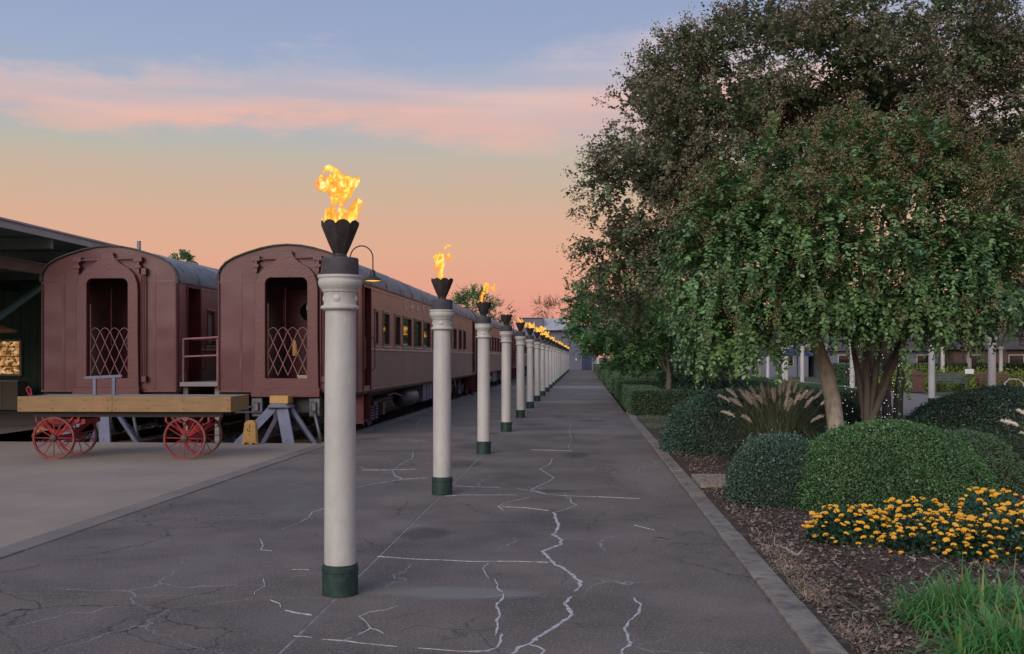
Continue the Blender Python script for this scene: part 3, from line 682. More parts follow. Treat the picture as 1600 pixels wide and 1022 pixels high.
WIN = [(1.75,2.12),(2.74,3.51),(4.29,5.02),(5.50,6.78),(7.27,8.54),(9.03,10.32),(10.90,12.20),(12.80,14.10),(14.60,15.50),(16.05,17.02),(17.82,18.66),(19.31,20.10)]
WZ = (1.07, 1.79)
def make_car(letters=True):
    c = empty('passenger_car')
    open_in = rrect(-.475,.475,.28,2.46,.14)
    b = MB(); ring_plate(b, [(x,z) for x,z in PROF], open_in, (0,1.3), -.02, .06); e = b.build('end_wall', M['maroon'], c)
    # raised ogee collar round the end doorway
    og = [(-.70,.03),(.70,.03),(.68,1.2),(.68,2.18),(.66,2.36),(.60,2.52),(.48,2.66),(.30,2.76),(.20,2.84),(.14,2.93),(.13,3.0),(-.13,3.0),(-.14,2.93),(-.20,2.84),(-.30,2.76),(-.48,2.66),(-.60,2.52),(-.66,2.36),(-.68,2.18),(-.68,1.2)]
    b = MB(); ring_plate(b, og, rrect(-.455,.455,.30,2.44,.13), (0,1.3), -.13, -.021); b.build('door_collar', M['maroon_trim'], c, bevel=.008)
    b = MB(); b.box(-.74,.74,-.20,-.131,-.10,.10); b.box(-.46,.46,-.125,-.03,.13,.30); b.build('threshold', M['maroon_trim'], c, bevel=.01)
    # rim following the roof line at the end
    b = MB(); up = [p for p in PROF if p[1] > 2.3]; up2 = [(x*1.0, z+.008) for x,z in up]
    for (p,q) in zip(up2[:-1], up2[1:]): b.bar((p[0],-.04,p[1]), (q[0],-.04,q[1]), .06, .03)
    b.build('roof_rim', M['black'], c)
    b = MB()
    for x in (-1.02,1.0): b.box(x-.03,x+.03,-.026,-.0205,.04,2.55)
    b.box(-1.46,-.72,-.027,-.0203,2.36,2.41); b.box(.72,1.46,-.027,-.0203,2.36,2.41)
    tag(b.build('seam_strip', M['maroon'], c), kind='stuff')
    b = MB()
    for x in (-1.45,-1.04,-1.0,.98,1.02,1.45):
        for q in range(26): b.lathe([(.011,-.022),(.007,-.032),(.001,-.034)], 5, M=Matrix.Translation((x,0,.08+q*.092)) @ Matrix.Rotation(R(90),4,'X') @ Matrix.Translation((0,0,.0)) @ Matrix.Scale(-1,4,(0,0,1)))
    tag(b.build('rivets', M['maroon_trim'], c), kind='stuff')
    # levers and brackets on the end
    b = MB(); b.tube([(-.62,-.11,2.83),(.66,-.11,2.87)], .018, 8)
    for x in (-.66,.68): b.box(x-.07,x+.07,-.16,-.022,2.66,2.72); b.box(x-.09,x+.09,-.15,-.022,2.80,2.90); b.box(x-.03,x+.03,-.13,-.022,2.56,2.9)
    b.tube([(.80,-.10,2.62),(.80,-.10,.32)], .022, 8); b.tube([(.735,-.07,2.6),(.735,-.07,.2)], .014, 6)
    b.box(.76,.86,-.14,-.022,2.52,2.66); b.box(.77,.86,-.14,-.022,.22,.34); b.build('end_levers', M['maroon_trim'], c)
    for sx in (-1,1):
        b = MB(); b.tube([(sx*1.49,-.035,.03),(sx*1.49,-.035,2.35)], .02, 6); b.box(min(sx*.78,sx*1.5), max(sx*.78,sx*1.5), -.07, -.021, .0, .035); b.build('corner_trim', M['maroon_trim'], c)
    # shell: side walls with openings, floor, roof
    def side(sx, wins):
        holes = [(.50,1.22,.12,2.28),(22.75,23.45,.12,2.28)] + [(a,b_,*WZ) for a,b_ in wins]
        yb = sorted({0.06, LEN} | {h for q in holes for h in q[:2]}); zb = sorted({0,2.38,.12,2.28,.92,*WZ}); V=[];F_=[]
        bb = MB()
        for i in range(len(yb)-1):
            for j in range(len(zb)-1):
                ym=(yb[i]+yb[i+1])/2; zm=(zb[j]+zb[j+1])/2
                if any(h[0]<ym<h[1] and h[2]<zm<h[3] for h in holes): continue
                bb.add([(sx*1.52,yb[i],zb[j]),(sx*1.52,yb[i+1],zb[j]),(sx*1.52,yb[i+1],zb[j+1]),(sx*1.52,yb[i],zb[j+1])],[(0,1,2,3)])
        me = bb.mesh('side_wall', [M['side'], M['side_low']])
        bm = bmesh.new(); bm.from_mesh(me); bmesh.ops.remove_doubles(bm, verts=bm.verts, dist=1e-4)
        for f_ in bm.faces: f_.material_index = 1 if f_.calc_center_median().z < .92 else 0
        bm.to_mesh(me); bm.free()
        return put('side_wall', me, c)
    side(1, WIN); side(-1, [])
    b = MB()
    roofp = [p for p in PROF if p[1] >= 2.38]; n = len(roofp); V = []
    for y in (.06, LEN): V += [(x*1.004, y, z) for x,z in roofp]
    b.add(V, [(i, i+1, n+i+1, n+i) for i in range(n-1)]); 
    yy = 1.25
    while yy < LEN-.4:
        for (p,q) in zip(roofp[:-1], roofp[1:]): b.bar((p[0]*1.006,yy,p[1]+.004),(q[0]*1.006,yy,q[1]+.004), .04, .014)
        yy += 1.9
    r = b.build('roof', M['roof'], c, True, R(35))
    b = MB(); b.box(1.50,1.55,.06,LEN,2.36,2.40); b.build('eave_moulding', M['roof'], c)
    b = MB(); b.box(-1.5,1.5,.07,LEN-.02,-.06,.10); b.box(-1.519,1.519,.065,LEN,-.02,-.001); b.build('floor', M['black'], c)
    bp_ = [(x*.985, min(max(z,.10),3.10)) for x,z in PROF]
    for y_ in (1.45, 22.5): b = MB(); b.prism(bp_, y_, y_+.05); b.build('bulkhead', M['interior'], c)
    b = MB(); ring_plate(b, [(x,z) for x,z in PROF], open_in, (0,1.3), LEN-.06, LEN); b.build('end_wall', M['maroon'], c)
    b = MB(); b.box(-.36,.36,1.36,1.449,.14,2.3); dd = b.build('inner_door', M['dark_red'], c, bevel=.01)
    Mx = Matrix.Translation((.1,1.36,1.78)) @ Matrix.Rotation(R(90),4,'X'); b = MB(); b.lathe([(.21,-.01),(.21,.012),(.17,.02),(.01,.02)], 24, M=Mx); b.build('round_window', M['glass'], dd, True)
    # scissor gate across the doorway
    b = MB(); z0, z1_ = .36, 1.30; nx = 4; W_ = .86; s_ = W_/nx
    for k in range(nx):
        x0 = -.43+k*s_
        for (za, zb_) in ((z0, z0+.47), (z0+.47, z1_)):
            b.tube([(x0,.0,za),(x0+s_,.0,zb_)], .0085, 5); b.tube([(x0,.012,zb_),(x0+s_,.012,za)], .0085, 5)
    for k in range(nx+1): b.lathe([(.013,-.01),(.013,.02)], 6, M=Matrix.Translation((-.43+k*s_,0,z0+.47)) @ Matrix.Rotation(R(90),4,'X'))
    b.tube([(-.43,0,z0-.03),(-.43,0,z1_+.6)], .012, 6); b.tube([(.43,0,z0-.03),(.43,0,z1_+.03)], .012, 6)
    for k in range(nx):   # scalloped top
        x0 = -.43+k*s_; b.tube([(x0,0,z1_),(x0+s_*.25,0,z1_+.06),(x0+s_*.5,0,z1_+.085),(x0+s_*.75,0,z1_+.06),(x0+s_,0,z1_)], .0075, 5)
    b.build('lattice_gate', M['lattice'], c)
    b = MB(); b.tube([(-.2,.5,1.0),(-.2,.5,2.3)], .014, 6); b.tube([(-.3,.7,1.5),(-.3,.7,2.0)], .012, 6); b.build('inside_grab_rail', M['maroon_trim'], c)
    # windows
    for a, e_ in WIN:
        w = MB()
        for (ya,yb_,za,zb_) in ((a-.05,a,WZ[0]-.05,WZ[1]+.05),(e_,e_+.05,WZ[0]-.05,WZ[1]+.05),(a,e_,WZ[0]-.05,WZ[0]),(a,e_,WZ[1],WZ[1]+.05)): w.box(1.47,1.531,ya,yb_,za,zb_)
        fo = w.build('window', M['maroon_trim'], c)
        w = MB(); w.box(1.47,1.478,a,e_,WZ[0],WZ[1]); w.build('pane', M['glass_pale'] if a < 2.5 else M['glass'], fo)
        w = MB(); w.box(1.521,1.56,a-.06,e_+.06,WZ[0]-.085,WZ[0]-.052); w.build('sill', M['cream'], fo)
        w = MB(); w.box(1.521,1.548,a-.04,e_+.04,WZ[1]+.052,WZ[1]+.08); w.build('drip_cap', M['cream'], fo)
    b = MB(); b.box(1.521,1.545,1.26,22.7,.905,.95); b.build('belt_stripe', M['cream'], c)
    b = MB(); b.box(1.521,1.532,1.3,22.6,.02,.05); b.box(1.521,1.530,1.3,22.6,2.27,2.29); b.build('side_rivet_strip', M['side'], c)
    # vestibule doors: recessed dark red leaf, jambs, grab irons, steps
    for ya in (.50, 22.75):
        yb_ = ya+.72 if ya < 2 else ya+.70
        w = MB(); w.box(1.22,1.25,ya,yb_,.12,2.28); dl = w.build('vestibule_door', M['dark_red'], c)
        w = MB(); w.box(1.25,1.256,ya+.18,yb_-.18,1.3,1.95); w.build('pane', M['glass'], dl)
        w = MB(); w.box(1.25,1.55,ya-.05,ya,.02,2.33); w.box(1.25,1.55,yb_,yb_+.05,.02,2.33); w.box(1.25,1.55,ya,yb_,2.28,2.33); w.build('door_jamb', M['dark_red'], c)
        for yy in (ya-.14, yb_+.16):
            w = MB(); w.tube([(1.53,yy,.45),(1.60,yy,.5),(1.60,yy,1.15),(1.53,yy,1.2)], .013, 6); w.build('grab_iron', M['dark_red'], c)
        w = MB()
        for q, (xo, zz) in enumerate(((1.30,-.12),(1.42,-.38),(1.50,-.64))): w.box(xo-.28, xo, ya+.03, yb_-.03, zz-.03, zz); w.box(xo-.29,xo-.27,ya+.03,yb_-.03,zz-.03,zz+.22)
        for yy in (ya, yb_): w.add([(1.0,yy-.012,0),(1.53,yy-.012,0),(1.53,yy-.012,-.70),(1.35,yy-.012,-.70),(1.0,yy-.012,-.2),(1.0,yy+.012,0),(1.53,yy+.012,0),(1.53,yy+.012,-.70),(1.35,yy+.012,-.70),(1.0,yy+.012,-.2)],
            [(0,1,2,3,4),(5,6,7,8,9),(0,1,6,5),(1,2,7,6),(2,3,8,7),(3,4,9,8),(4,0,5,9)])
        w.build('steps', M['dark_red'], c)
    # running gear
    for yc in (3.3, 20.8):
        tr = MB()
        for sx in (-1,1):
            tr.prism([(yc-1.75,-.50),(yc-1.5,-.36),(yc-.6,-.36),(yc-.35,-.62),(yc+.35,-.62),(yc+.6,-.36),(yc+1.5,-.36),(yc+1.75,-.50),(yc+1.6,-.62),(yc+.75,-.58),(yc+.5,-.80),(yc-.5,-.80),(yc-.75,-.58),(yc-1.6,-.62)], sx*1.02-.05, sx*1.02+.05, 'x')
            for yo in (-1.25,1.25): tr.box(sx*1.10-.09, sx*1.10+.09, yc+yo-.16, yc+yo+.16, -.72, -.40)
            for yo in (-.25,.25):
                for q in range(5): tr.lathe([(.09,0),(.11,.03),(.09,.06)], 10, (sx*1.13, yc+yo, -.78+q*.07))
            tr.tube([(sx*1.2,yc-1.9,-.35),(sx*1.2,yc-1.4,-.5),(sx*1.2,yc-1.3,-.85)], .03, 6)
        tr.box(-1,1,yc-.3,yc+.3,-.6,-.2)
        t_ = tr.build('truck_frame', M['steel'], c)
        for yo in (-1.25,1.25):
            for sx in (-1,1):
                w = MB(); Mx = Matrix.Translation((sx*.76,yc+yo,-.58)) @ Matrix.Rotation(R(90),4,'Y'); w.lathe([(.12,-.07),(.40,-.06),(.46,-.05),(.46,.05),(.38,.05),(.36,.02),(.14,.03),(.12,.08)], 24, M=Mx); w.build('wheel', M['steel'], t_, True)
            w = MB(); w.tube([(-.8,yc+yo,-.58),(.8,yc+yo,-.58)], .07, 8); w.build('axle', M['black'], t_)
    w = MB(); Mx = Matrix.Translation((1.15,7.2,-.42)) @ Matrix.Rotation(R(-90),4,'X'); w.lathe([(.02,-.05),(.20,-.0),(.25,.06),(.25,1.7),(.20,1.76),(.02,1.8)], 18, M=Mx); w.build('air_tank', M['steel'], c, True)
    w = MB(); w.tube([(1.2,4.9,-.25),(1.2,5.9,-.22),(1.2,7.15,-.35)], .03, 6); w.tube([(1.1,5.9,-.22),(1.1,5.9,.0)], .02, 6); w.tube([(.9,1.0,-.2),(.9,23,-.2)], .04, 6); w.build('air_pipe', M['steel'], c)
    for (ya,yb_) in ((10.0,11.2),(11.3,12.5),(15.5,16.9)):
        w = MB(); w.box(.75,1.36,ya,yb_,-.62,-.08); bx = w.build('equipment_box', M['bluegrey'], c, bevel=.02)
        w = MB(); w.box(1.361,1.375,(ya+yb_)/2-.012,(ya+yb_)/2+.012,-.58,-.12); w.build('latch', M['black'], bx)
    w = MB(); w.box(-.35,.35,1.5,22.5,-.45,-.07); w.box(-1.3,-.7,7,15,-.6,-.1); w.build('centre_sill', M['black'], c)
    # drawgear under the end
    w = MB(); w.box(-.17,.17,-.36,.4,-.32,-.10); w.build('coupler', M['steel'], c, bevel=.02)
    w = MB()
    for sx in (-1,1): w.box(sx*.62-.12,sx*.62+.12,-.16,.3,-.52,-.12); w.box(sx*.62-.05,sx*.62+.05,-.22,-.16,-.40,-.2)
    w.box(-.1,.72,.05,.15,-.45,-.06); w.build('buffer_housing', M['steel'], c, bevel=.015)
    w = MB(); w.tube([(.62,-.2,-.4),(.72,-.4,-.55),(.80,-.45,-.85),(.82,-.4,-1.05)], .035, 8); w.build('brake_hose', M['steel'], c, True)
    w = MB(); w.tube([(-.55,-.1,-.3),(-1.3,-.35,-.33),(-1.35,-.3,-.42),(-.5,-.2,-.42)], .02, 6); w.build('uncoupling_rod', M['steel'], c)
    if letters:
        for k, ch in enumerate('CHATTANOOGA'):
            cu = bpy.data.curves.new('letter','FONT'); cu.body = ch; cu.size = .33; cu.offset = .010; cu.extrude = .004; cu.align_x = 'CENTER'; cu.align_y = 'CENTER'
            to = bpy.data.objects.new('tmp', cu); col.objects.link(to)
            me = bpy.data.meshes.new_from_object(to.evaluated_get(bpy.context.evaluated_depsgraph_get())); bpy.data.objects.remove(to)
            me.materials.clear(); me.materials.append(M['letter'])
            lo = put('letter', me, c, (1.526, 5.80+1.02*k, 2.14)); lo.rotation_euler = (R(90),0,R(90)); lo.scale = (1.7,1,1)
    c.location = (-6.28, 21.5, Z0)
    return c
carA = make_car()
tag(carA, 'nearest maroon passenger car beside the columns, dented end wall with open latticed doorway', 'railway car', 'maroon railway cars on the two tracks')
names = ['second maroon passenger car behind the nearest one, beside the torch columns','third maroon passenger car along the train, partly hidden by columns','farthest maroon passenger car before the blue-grey building']
for i in range(3):
    d = copy_tree(carA, None, skip=('letter',)); d.location.y = 21.5+24.7*(i+1); tag(d, names[i])
carB = copy_tree(carA, None, skip=('letter',)); carB.location = (-10.20, 21.5, Z0)
tag(carB, 'leftmost maroon passenger car with its end under the shed roof, behind the baggage cart')
b = MB(); b.tube([(.25,.9,3.12),(.25,.9,3.36)], .045, 10); b.build('roof_pipe', M['roof'], carB)
b = MB(); w_ = b.lathe([(.055,0),(.06,.03),(.06,.26),(.035,.32),(.02,.34)], 14); e1 = b.build('fire_extinguisher', M['yellow'], None, True); e1.location = (-6.28-.02, 21.5+.62, Z0+.78)
b = MB(); b.tube([(0,-.02,.34),(.03,-.05,.36),(.05,-.06,.25)], .008, 6); b.build('nozzle', M['black'], e1)
tag(e1, 'yellow extinguisher standing behind the lattice gate of the right-hand car', 'fire extinguisher')
b = MB(); b.box(-.03,.30,0,.3,0,.22); e2 = b.build('supply_box', M['cream'], None, bevel=.01); e2.location = (-6.28+.1, 21.5+.5, Z0+.105); b=MB(); b.box(-.04,.31,-.01,.31,.221,.245); b.build('lid', M['cream'], e2)
tag(e2, 'cream box on the floor inside the doorway of the right-hand car', 'box')
e3 = empty('vestibule_lantern', (-10.20+.2, 21.5+.5, Z0+1.02)); b = MB(); b.lathe([(.05,0),(.06,.02),(.04,.06),(.045,.12),(.06,.16),(.03,.22)], 12); b.build('lantern_body', M['steel'], e3, True)
b = MB(); b.tube([(0,0,.2),(0,0,1.5)], .006, 5); b.build('hanging_rod', M['steel'], e3)
tag(e3, 'grey metal lantern inside the doorway of the leftmost car', 'lantern')
# rails
for k, xc in enumerate((-6.28, -10.20)):
    t = empty('railway_track', (xc, 0, 0)); tag(t, ['track with rails and sleepers under the train beside the columns','track with rails and sleepers under the leftmost car'][k], 'railway track', 'railway tracks')
    for s_ in (-.75,.75):
        b = MB(); b.box(s_-.035,s_+.035,20.1,130,-.15,-.11); b.box(s_-.01,s_+.01,20.1,130,-.26,-.15); b.box(s_-.07,s_+.07,20.1,130,-.28,-.26); b.build('rail', M['steel'], t)
    me = MB().box(-1.25,1.25,-.12,.12,-.32,-.262).mesh('sleeper', M['darkbark'])
    for j in range(60): o = put('sleeper', me, t, (0, 20.3+j*.62, 0))
# scruffy weeds on the ballast along the platform
n = 5000; y = 21+rng.random(n)**1.5*50; x = XL-.3-rng.random(n)*1.2; B = np.stack([x,y,np.full(n,-.30)],1); D = rdir(n); D[:,2] = np.abs(D[:,2])+.3
me = np_mesh('weeds', blades(B, D, .05+.13*rng.random(n), np.full(n,.012), .6+.3*rng.random(n), 3), 4, M['bl_font']); tag(put('weeds', me), 'scruffy weeds on the ballast beside the platform edge', 'weeds', kind='stuff')
# loose ballast stones
n = 9000; y = 20.4+rng.random(n)**1.7*40; x = -13+rng.random(n)*8; P = np.stack([x,y,-.30+.03*rng.random(n)],1); D = rdir(n)
me = np_mesh('ballast_stones', leaves(P, D, rdir(n), .03+.05*rng.random(n), .03+.04*rng.random(n)), 4, M['rock']); tag(put('ballast_stones', me), 'loose grey ballast stones around the sleepers', 'gravel', kind='stuff')

# deck with railing between the two near cars
t = empty('boarding_deck', (-8.24, 22.72, .07)); tag(t, 'pale boarding deck with pipe railing between the two near cars', 'boarding deck')
for k in range(5): b = MB(); b.box(-.42,.42,-1.2+k*.5,-.72+k*.5,1.0,1.09); b.build('deck_board', M['grey_wood'], t)
b = MB()
for x in (-.38,.38): b.tube([(x,-1.1,1.09),(x,-1.1,2.02)], .02, 6)
b.tube([(-.38,-1.1,2.02),(.42,-1.1,2.06)], .02, 6); b.tube([(-.38,-1.1,1.64),(.42,-1.1,1.67)], .018, 6); b.tube([(-.38,-1.1,2.02),(-.38,1.1,2.02)], .02, 6)
b.build('railing', M['lattice'], t)
b = MB()
for x in (-.35,.35):
    for y in (-1.0,1.0): b.box(x-.05,x+.05,y-.05,y+.05,-.3,1.0)
b.build('leg', M['grey_wood'], t)

# ---------------------------------------------------------------- buffer stops
def buffer_stop():
    t = empty('buffer_stop', (-6.22, 20.75, 0))
    b = MB(); b.box(-.22,.17,-.02,.34,.74,.90); b.build('buffer_block', M['yellow'], t, bevel=.01)
    b = MB(); b.prism([(-.24,.66),(.24,.66),(.14,.74),(-.18,.74)], -.14, .30); b.build('head_plate', M['bluegrey'], t, bevel=.008)
    for (a, e_, w, h) in (((-.12,0,.68),(-.92,-.62,-.3),.17,.05),((.04,0,.68),(.44,-.72,-.3),.24,.05),((.16,.12,.70),(.86,.10,-.3),.07,.10),((-.05,.25,.62),(-.75,1.0,-.3),.09,.06),((.1,.28,.62),(.5,1.1,-.3),.08,.05)):
        b = MB(); b.bar(a, e_, w, h, up=(0,1,0)); b.build('leg', M['bluegrey'], t)
    b = MB(); b.bar((-.75,-.5,-.06),(.4,-.6,-.08),.04); b.build('tie_bar', M['bluegrey'], t)
    return t
s1 = buffer_stop(); tag(s1, 'blue-grey buffer stop with ochre block in front of the right-hand car', 'buffer stop', 'buffer stops at the ends of the tracks')
s2 = copy_tree(s1); s2.location.x -= 3.80; tag(s2, 'blue-grey buffer stop seen beneath the baggage cart')
# ochre plastic stand
t = empty('wheel_chock', tuple(G(392,694.5))); tag(t, 'ochre plastic safety block standing upright by the buffer stop leg', 'chock'); t.location.y -= .02
b = MB(); pr = [(-.15,.03),(-.155,0),(-.10,0),(-.09,.04),(-.02,.04),(-.01,0),(.05,0),(.06,.035),(.10,.03),(.15,0),(.155,.02),(.13,.06),(.12,.40),(.09,.45),(.02,.475),(-.05,.465),(-.10,.42)]
b.prism(pr, -.07, .07); b.build('body', M['yellow'], t, bevel=.012)
b = MB(); b.box(-.03,.02,-.074,-.0705,.26,.275); b.box(-.045,-.03,-.074,-.0705,.275,.31); b.lathe([(.012,0),(.012,.003)], 8, M=Matrix.Translation((-.01,-.0705,.2)) @ Matrix.Rotation(R(90),4,'X')); b.box(0,.012,-.074,-.0705,.31,.40); b.build('moulded_slots', M['black'], t)

# ================================================================== BAGGAGE CART
def cart():
    t = empty('baggage_cart', (-7.60, 17.0, 0), R(2.2)); tag(t, 'long flat timber baggage cart on four red spoked iron wheels', 'baggage cart')
    L2 = 1.79; D2 = .52
    for k in range(7):
        y0 = -D2+.035+k*(2*D2-.07)/7; b = MB(); b.box(-L2+.04, L2-.04, y0+.004, y0+(2*D2-.07)/7-.004, .985, 1.035+random.uniform(0,.004)); b.build('deck_board', M['grey_wood'], t)
    b = MB(); b.box(-L2,-.0015-.2,-D2,-D2+.04,.79,1.045); b.build('side_board', M['wood'], t, bevel=.006)
    b = MB(); b.box(.0015-.2,L2,-D2,-D2+.04,.79,1.045); b.build('side_board', M['wood'], t, bevel=.006)
    b = MB(); b.box(-L2,L2,D2-.04,D2,.79,1.045); b.build('side_board', M['wood'], t, bevel=.006)
    for x in (-L2, L2-.04): b = MB(); b.box(x+.002,x+.038,-D2+.042,D2-.042,.79,1.043); b.build('end_board', M['wood'], t)
    for x in (-L2+.005,-.235,L2-.045): b = MB(); b.box(x,x+.04,-D2-.006,-D2-.0005,.80,1.035); b.build('iron_strap', M['wood'] if x > -.3 and x < 0 else M['tyre'], t) if x > -.3 and x < 0 else None
    bt = MB().lathe([(.001,-.002),(.011,0),(.008,.006),(.001,.007)], 6, M=Matrix.Rotation(R(90),4,'X')).mesh('bolt', M['tyre'])
    for x in (-1.74,-1.2,-.66,-.27,-.13,.40,1.0,1.74):
        for z in (.85,.985): put('bolt', bt, t, (x,-D2-.001,z))
    b = MB()
    for y in (-.33,.33): b.box(-1.6,1.6,y-.04,y+.04,.70,.788)
    b.build('chassis_rail', M['black'], t)
    for xw, front in ((-1.20, True), (1.0, False)):
        ax = MB(); ax.tube([(xw,-.50,.35),(xw,.44,.35)], .022, 8); ax.box(xw-.05,xw+.05,-.38,.38,.30,.38); axo = ax.build('axle', M['red'], t)
        for y in (-.33,.33):
            sp = MB()
            for q in range(3):
                Lq = .36-.08*q; sp.tube([(xw-Lq,y,.62-.03*q),(xw-Lq*.5,y,.50-.03*q),(xw,y,.455-.03*q),(xw+Lq*.5,y,.50-.03*q),(xw+Lq,y,.62-.03*q)], .014, 6)
            sp.bar((xw-.36,y,.62),(xw-.36,y,.75),.03); sp.bar((xw+.36,y,.62),(xw+.36,y,.75),.03)
            sp.bar((xw,y,.36),(xw-.3,y,.74),.03); sp.bar((xw,y,.36),(xw+.3,y,.74),.03)
            sp.build('spring', M['red'], t)
        for yw in (-.46,.40):
            Mx = Matrix.Translation((xw,yw,.352)) @ Matrix.Rotation(R(90),4,'X'); w = MB()
            nseg = 40; V=[]; 
            for (r,y) in ((.325,-.022),(.345,-.022),(.345,.022),(.325,.022)):
                for j in range(nseg): a = 2*math.pi*j/nseg; V.append(Mx @ Vector((r*math.cos(a), r*math.sin(a), y)))
            w.add(V, [(i*nseg+j, i*nseg+(j+1)%nseg, ((i+1)%4)*nseg+(j+1)%nseg, ((i+1)%4)*nseg+j) for i in range(4) for j in range(nseg)])
            wo = w.build('wheel', M['red'], t, True, R(30))
            ty = MB(); V=[]
            for (r,y) in ((.3452,-.027),(.355,-.027),(.355,.027),(.3452,.027)):
                for j in range(nseg): a = 2*math.pi*j/nseg; V.append(Mx @ Vector((r*math.cos(a), r*math.sin(a), y)))
            ty.add(V, [(i*nseg+j, i*nseg+(j+1)%nseg, ((i+1)%4)*nseg+(j+1)%nseg, ((i+1)%4)*nseg+j) for i in range(4) for j in range(nseg)])
            ty.build('tyre', M['tyre'], wo, True, R(30))
            hb = MB(); hb.lathe([(.03,-.07),(.055,-.05),(.062,0),(.055,.05),(.03,.07)], 14, M=Mx); hb.build('hub', M['tyre'], wo, True)
            ph = random.random()
            for q in range(12):
                a = 2*math.pi*(q+ph)/12; s_ = MB(); s_.tube([Mx @ Vector((.05*math.cos(a),.05*math.sin(a),0)), Mx @ Vector((.327*math.cos(a),.327*math.sin(a),0))], [.011,.008], 6); s_.build('spoke', M['red'], wo)
    b = MB(); b.box(-1.45,-.75,-.30,.30,.58,.66); b.bar((-1.5,0,.62),(-1.75,0,.45),.07); b.bar((-1.5,-.2,.62),(-1.35,0,.4),.05); b.bar((-1.05,.2,.62),(-1.35,0,.4),.05); b.build('turntable', M['red'], t)
    b = MB(); b.prism([(-1.80,.34),(-1.72,.50),(-1.50,.52),(-1.46,.44),(-1.60,.44),(-1.70,.40)], -.05, .12); b.build('tongue', M['wood'], t, bevel=.01)
    b = MB(); b.tube([(-1.74,-.2,1.04),(-1.78,-.2,1.12),(-1.80,-.2,1.17),(-1.77,-.2,1.20),(-1.73,-.2,1.16),(-1.71,-.2,1.05)], .014, 6); b.build('pull_handle', M['red'], t, True)
    b = MB(); b.bar((-1.08,.42,1.34),(-.42,.42,1.37),.045); b.bar((-.90,.42,1.04),(-.90,.42,1.32),.05); b.bar((-.56,.42,1.04),(-.56,.42,1.34),.05); b.build('end_rack', M['bluegrey'], t)
    return t
cart()

# ================================================================== PLATFORM LAMPS
def lamp():
    t = empty('platform_lamp'); b = MB(); b.lathe([(.07,0),(.07,.06),(.04,.1),(.032,.3),(.026,3.6)], 12); b.build('post', M['black'], t, True)
    pts = [(0,0,3.6)] + [(.245-.245*math.cos(R(a)),0,3.80+.26*math.sin(R(a))) for a in range(0,181,15)] + [(.49,0,3.52)]
    b = MB(); b.tube(pts, .014, 8); b.build('gooseneck', M['black'], t, True)
    b = MB(); b.lathe([(.028,3.55),(.05,3.53),(.06,3.44),(.065,3.42),(.12,3.39),(.175,3.35),(.185,3.315),(.178,3.315),(.165,3.345),(.06,3.40),(.03,3.41)], 24, (.49,0,0)); b.build('shade', M['black'], t, True, R(50))
    b = MB(); b.lathe([(.172,3.322),(.15,3.318),(.08,3.310),(.01,3.308)], 24, (.49,0,0)); b.build('lamp_glow', M['amber'], t, True)
    return t
l1 = lamp(); l1.location = (-4.92, 21.45, 0); tag(l1, 'gooseneck platform lamp glowing amber beside the nearest torch column', 'lamp', 'gooseneck platform lamps')
l2 = copy_tree(l1); l2.location = (-4.90, 45.4, 0); tag(l2, 'gooseneck platform lamp farther along by the gap between the cars')

# ================================================================== SHED AT LEFT
def shed():
    t = empty('platform_canopy', (-12.3, 16, 0)); tag(t, 'dark platform canopy with grey fascia over the left side of the train', 'canopy')
    b = MB(); b.box(-26,-.06,0,62,4.52,4.60); b.build('roof', M['canopy_metal'], t)
    b = MB(); b.box(-.06,0,0,62,4.46,4.62); b.build('fascia', M['fascia'], t)
    b = MB(); b.box(-.10,.05,0,62,4.62,4.66); b.build('gutter', M['pale_panel'], t)
    for k in range(3):
        x = -2.2-k*5; b = MB(); b.box(x-.1,x+.1,0,62,4.18,4.22); b.box(x-.1,x+.1,0,62,3.93,3.97); b.box(x-.015,x+.015,0,62,3.97,4.18); b.build('girder', M['fascia'] if k == 0 else M['canopy_metal'], t)
    for k in range(20):
        y = 1+k*3.1; b = MB(); b.box(-26,-.1,y-.05,y+.05,4.24,4.5); b.build('rafter', M['canopy_metal'], t)
    for k in range(6):
        y = 7.7+k*10.5; b = MB(); b.box(-2.3,-2.1,y-.1,y+.1,0,3.92); b.build('post', M['canopy_metal'], t)
        b = MB(); b.bar((-2.2,y+.1,2.35),(-2.2,y+3.6,3.92),.12,.12); b.bar((-2.2,y-.1,2.35),(-2.2,y-3.6,3.92),.12,.12); b.build('brace', M['brace'], t)
shed()
def shop():
    t = empty('station_building', (-13, 34, 0)); tag(t, 'dark green station building under the canopy with a lit shop window', 'building')
    b = MB(); b.box(-30,.2,0,8,0,4.5); b.build('wall', M['greenwall'], t)
    for k in range(40): b = MB(); b.box(-12+k*.3-.01,-12+k*.3+.012,-.012,-.001,0,4.4); b.build('wall_batten', M['greenwall'], t)
    xr = atY(33,560,33.9).x+13; xl = xr-3.2; z0_, z1_ = 1.12, 2.24
    b = MB()
    for (a,c_,d,e_) in ((xl,xr,z0_-.07,z0_),(xl,xr,z1_,z1_+.06),(xr-.07,xr,z0_,z1_),(xl,xl+.07,z0_,z1_),(xr-1.05,xr-.98,z0_,z1_)): b.box(a,c_,-.10,-.013,d,e_)
    f = b.build('window', M['fascia'], t); b = MB(); b.box(xl+.07,xr-.07,-.05,-.014,z0_,z1_); b.build('pane', M['glow'], f)
    for k in range(3): b = MB(); b.box(xr-.95,xr-.1,-.08,-.052,z0_+.25+k*.33,z0_+.28+k*.33); b.build('shelf', M['wood'], f)
shop()
t = empty('service_counter', (atY(5,600,31).x-.35, 31.4, 0)); tag(t, 'grey-tan service counter at the left edge beneath the lit window', 'counter')
for k in range(5): b = MB(); b.box(-1.9+k*.5,-1.41+k*.5,0,.6,.02,.92); b.build('panel', M['counter'], t)
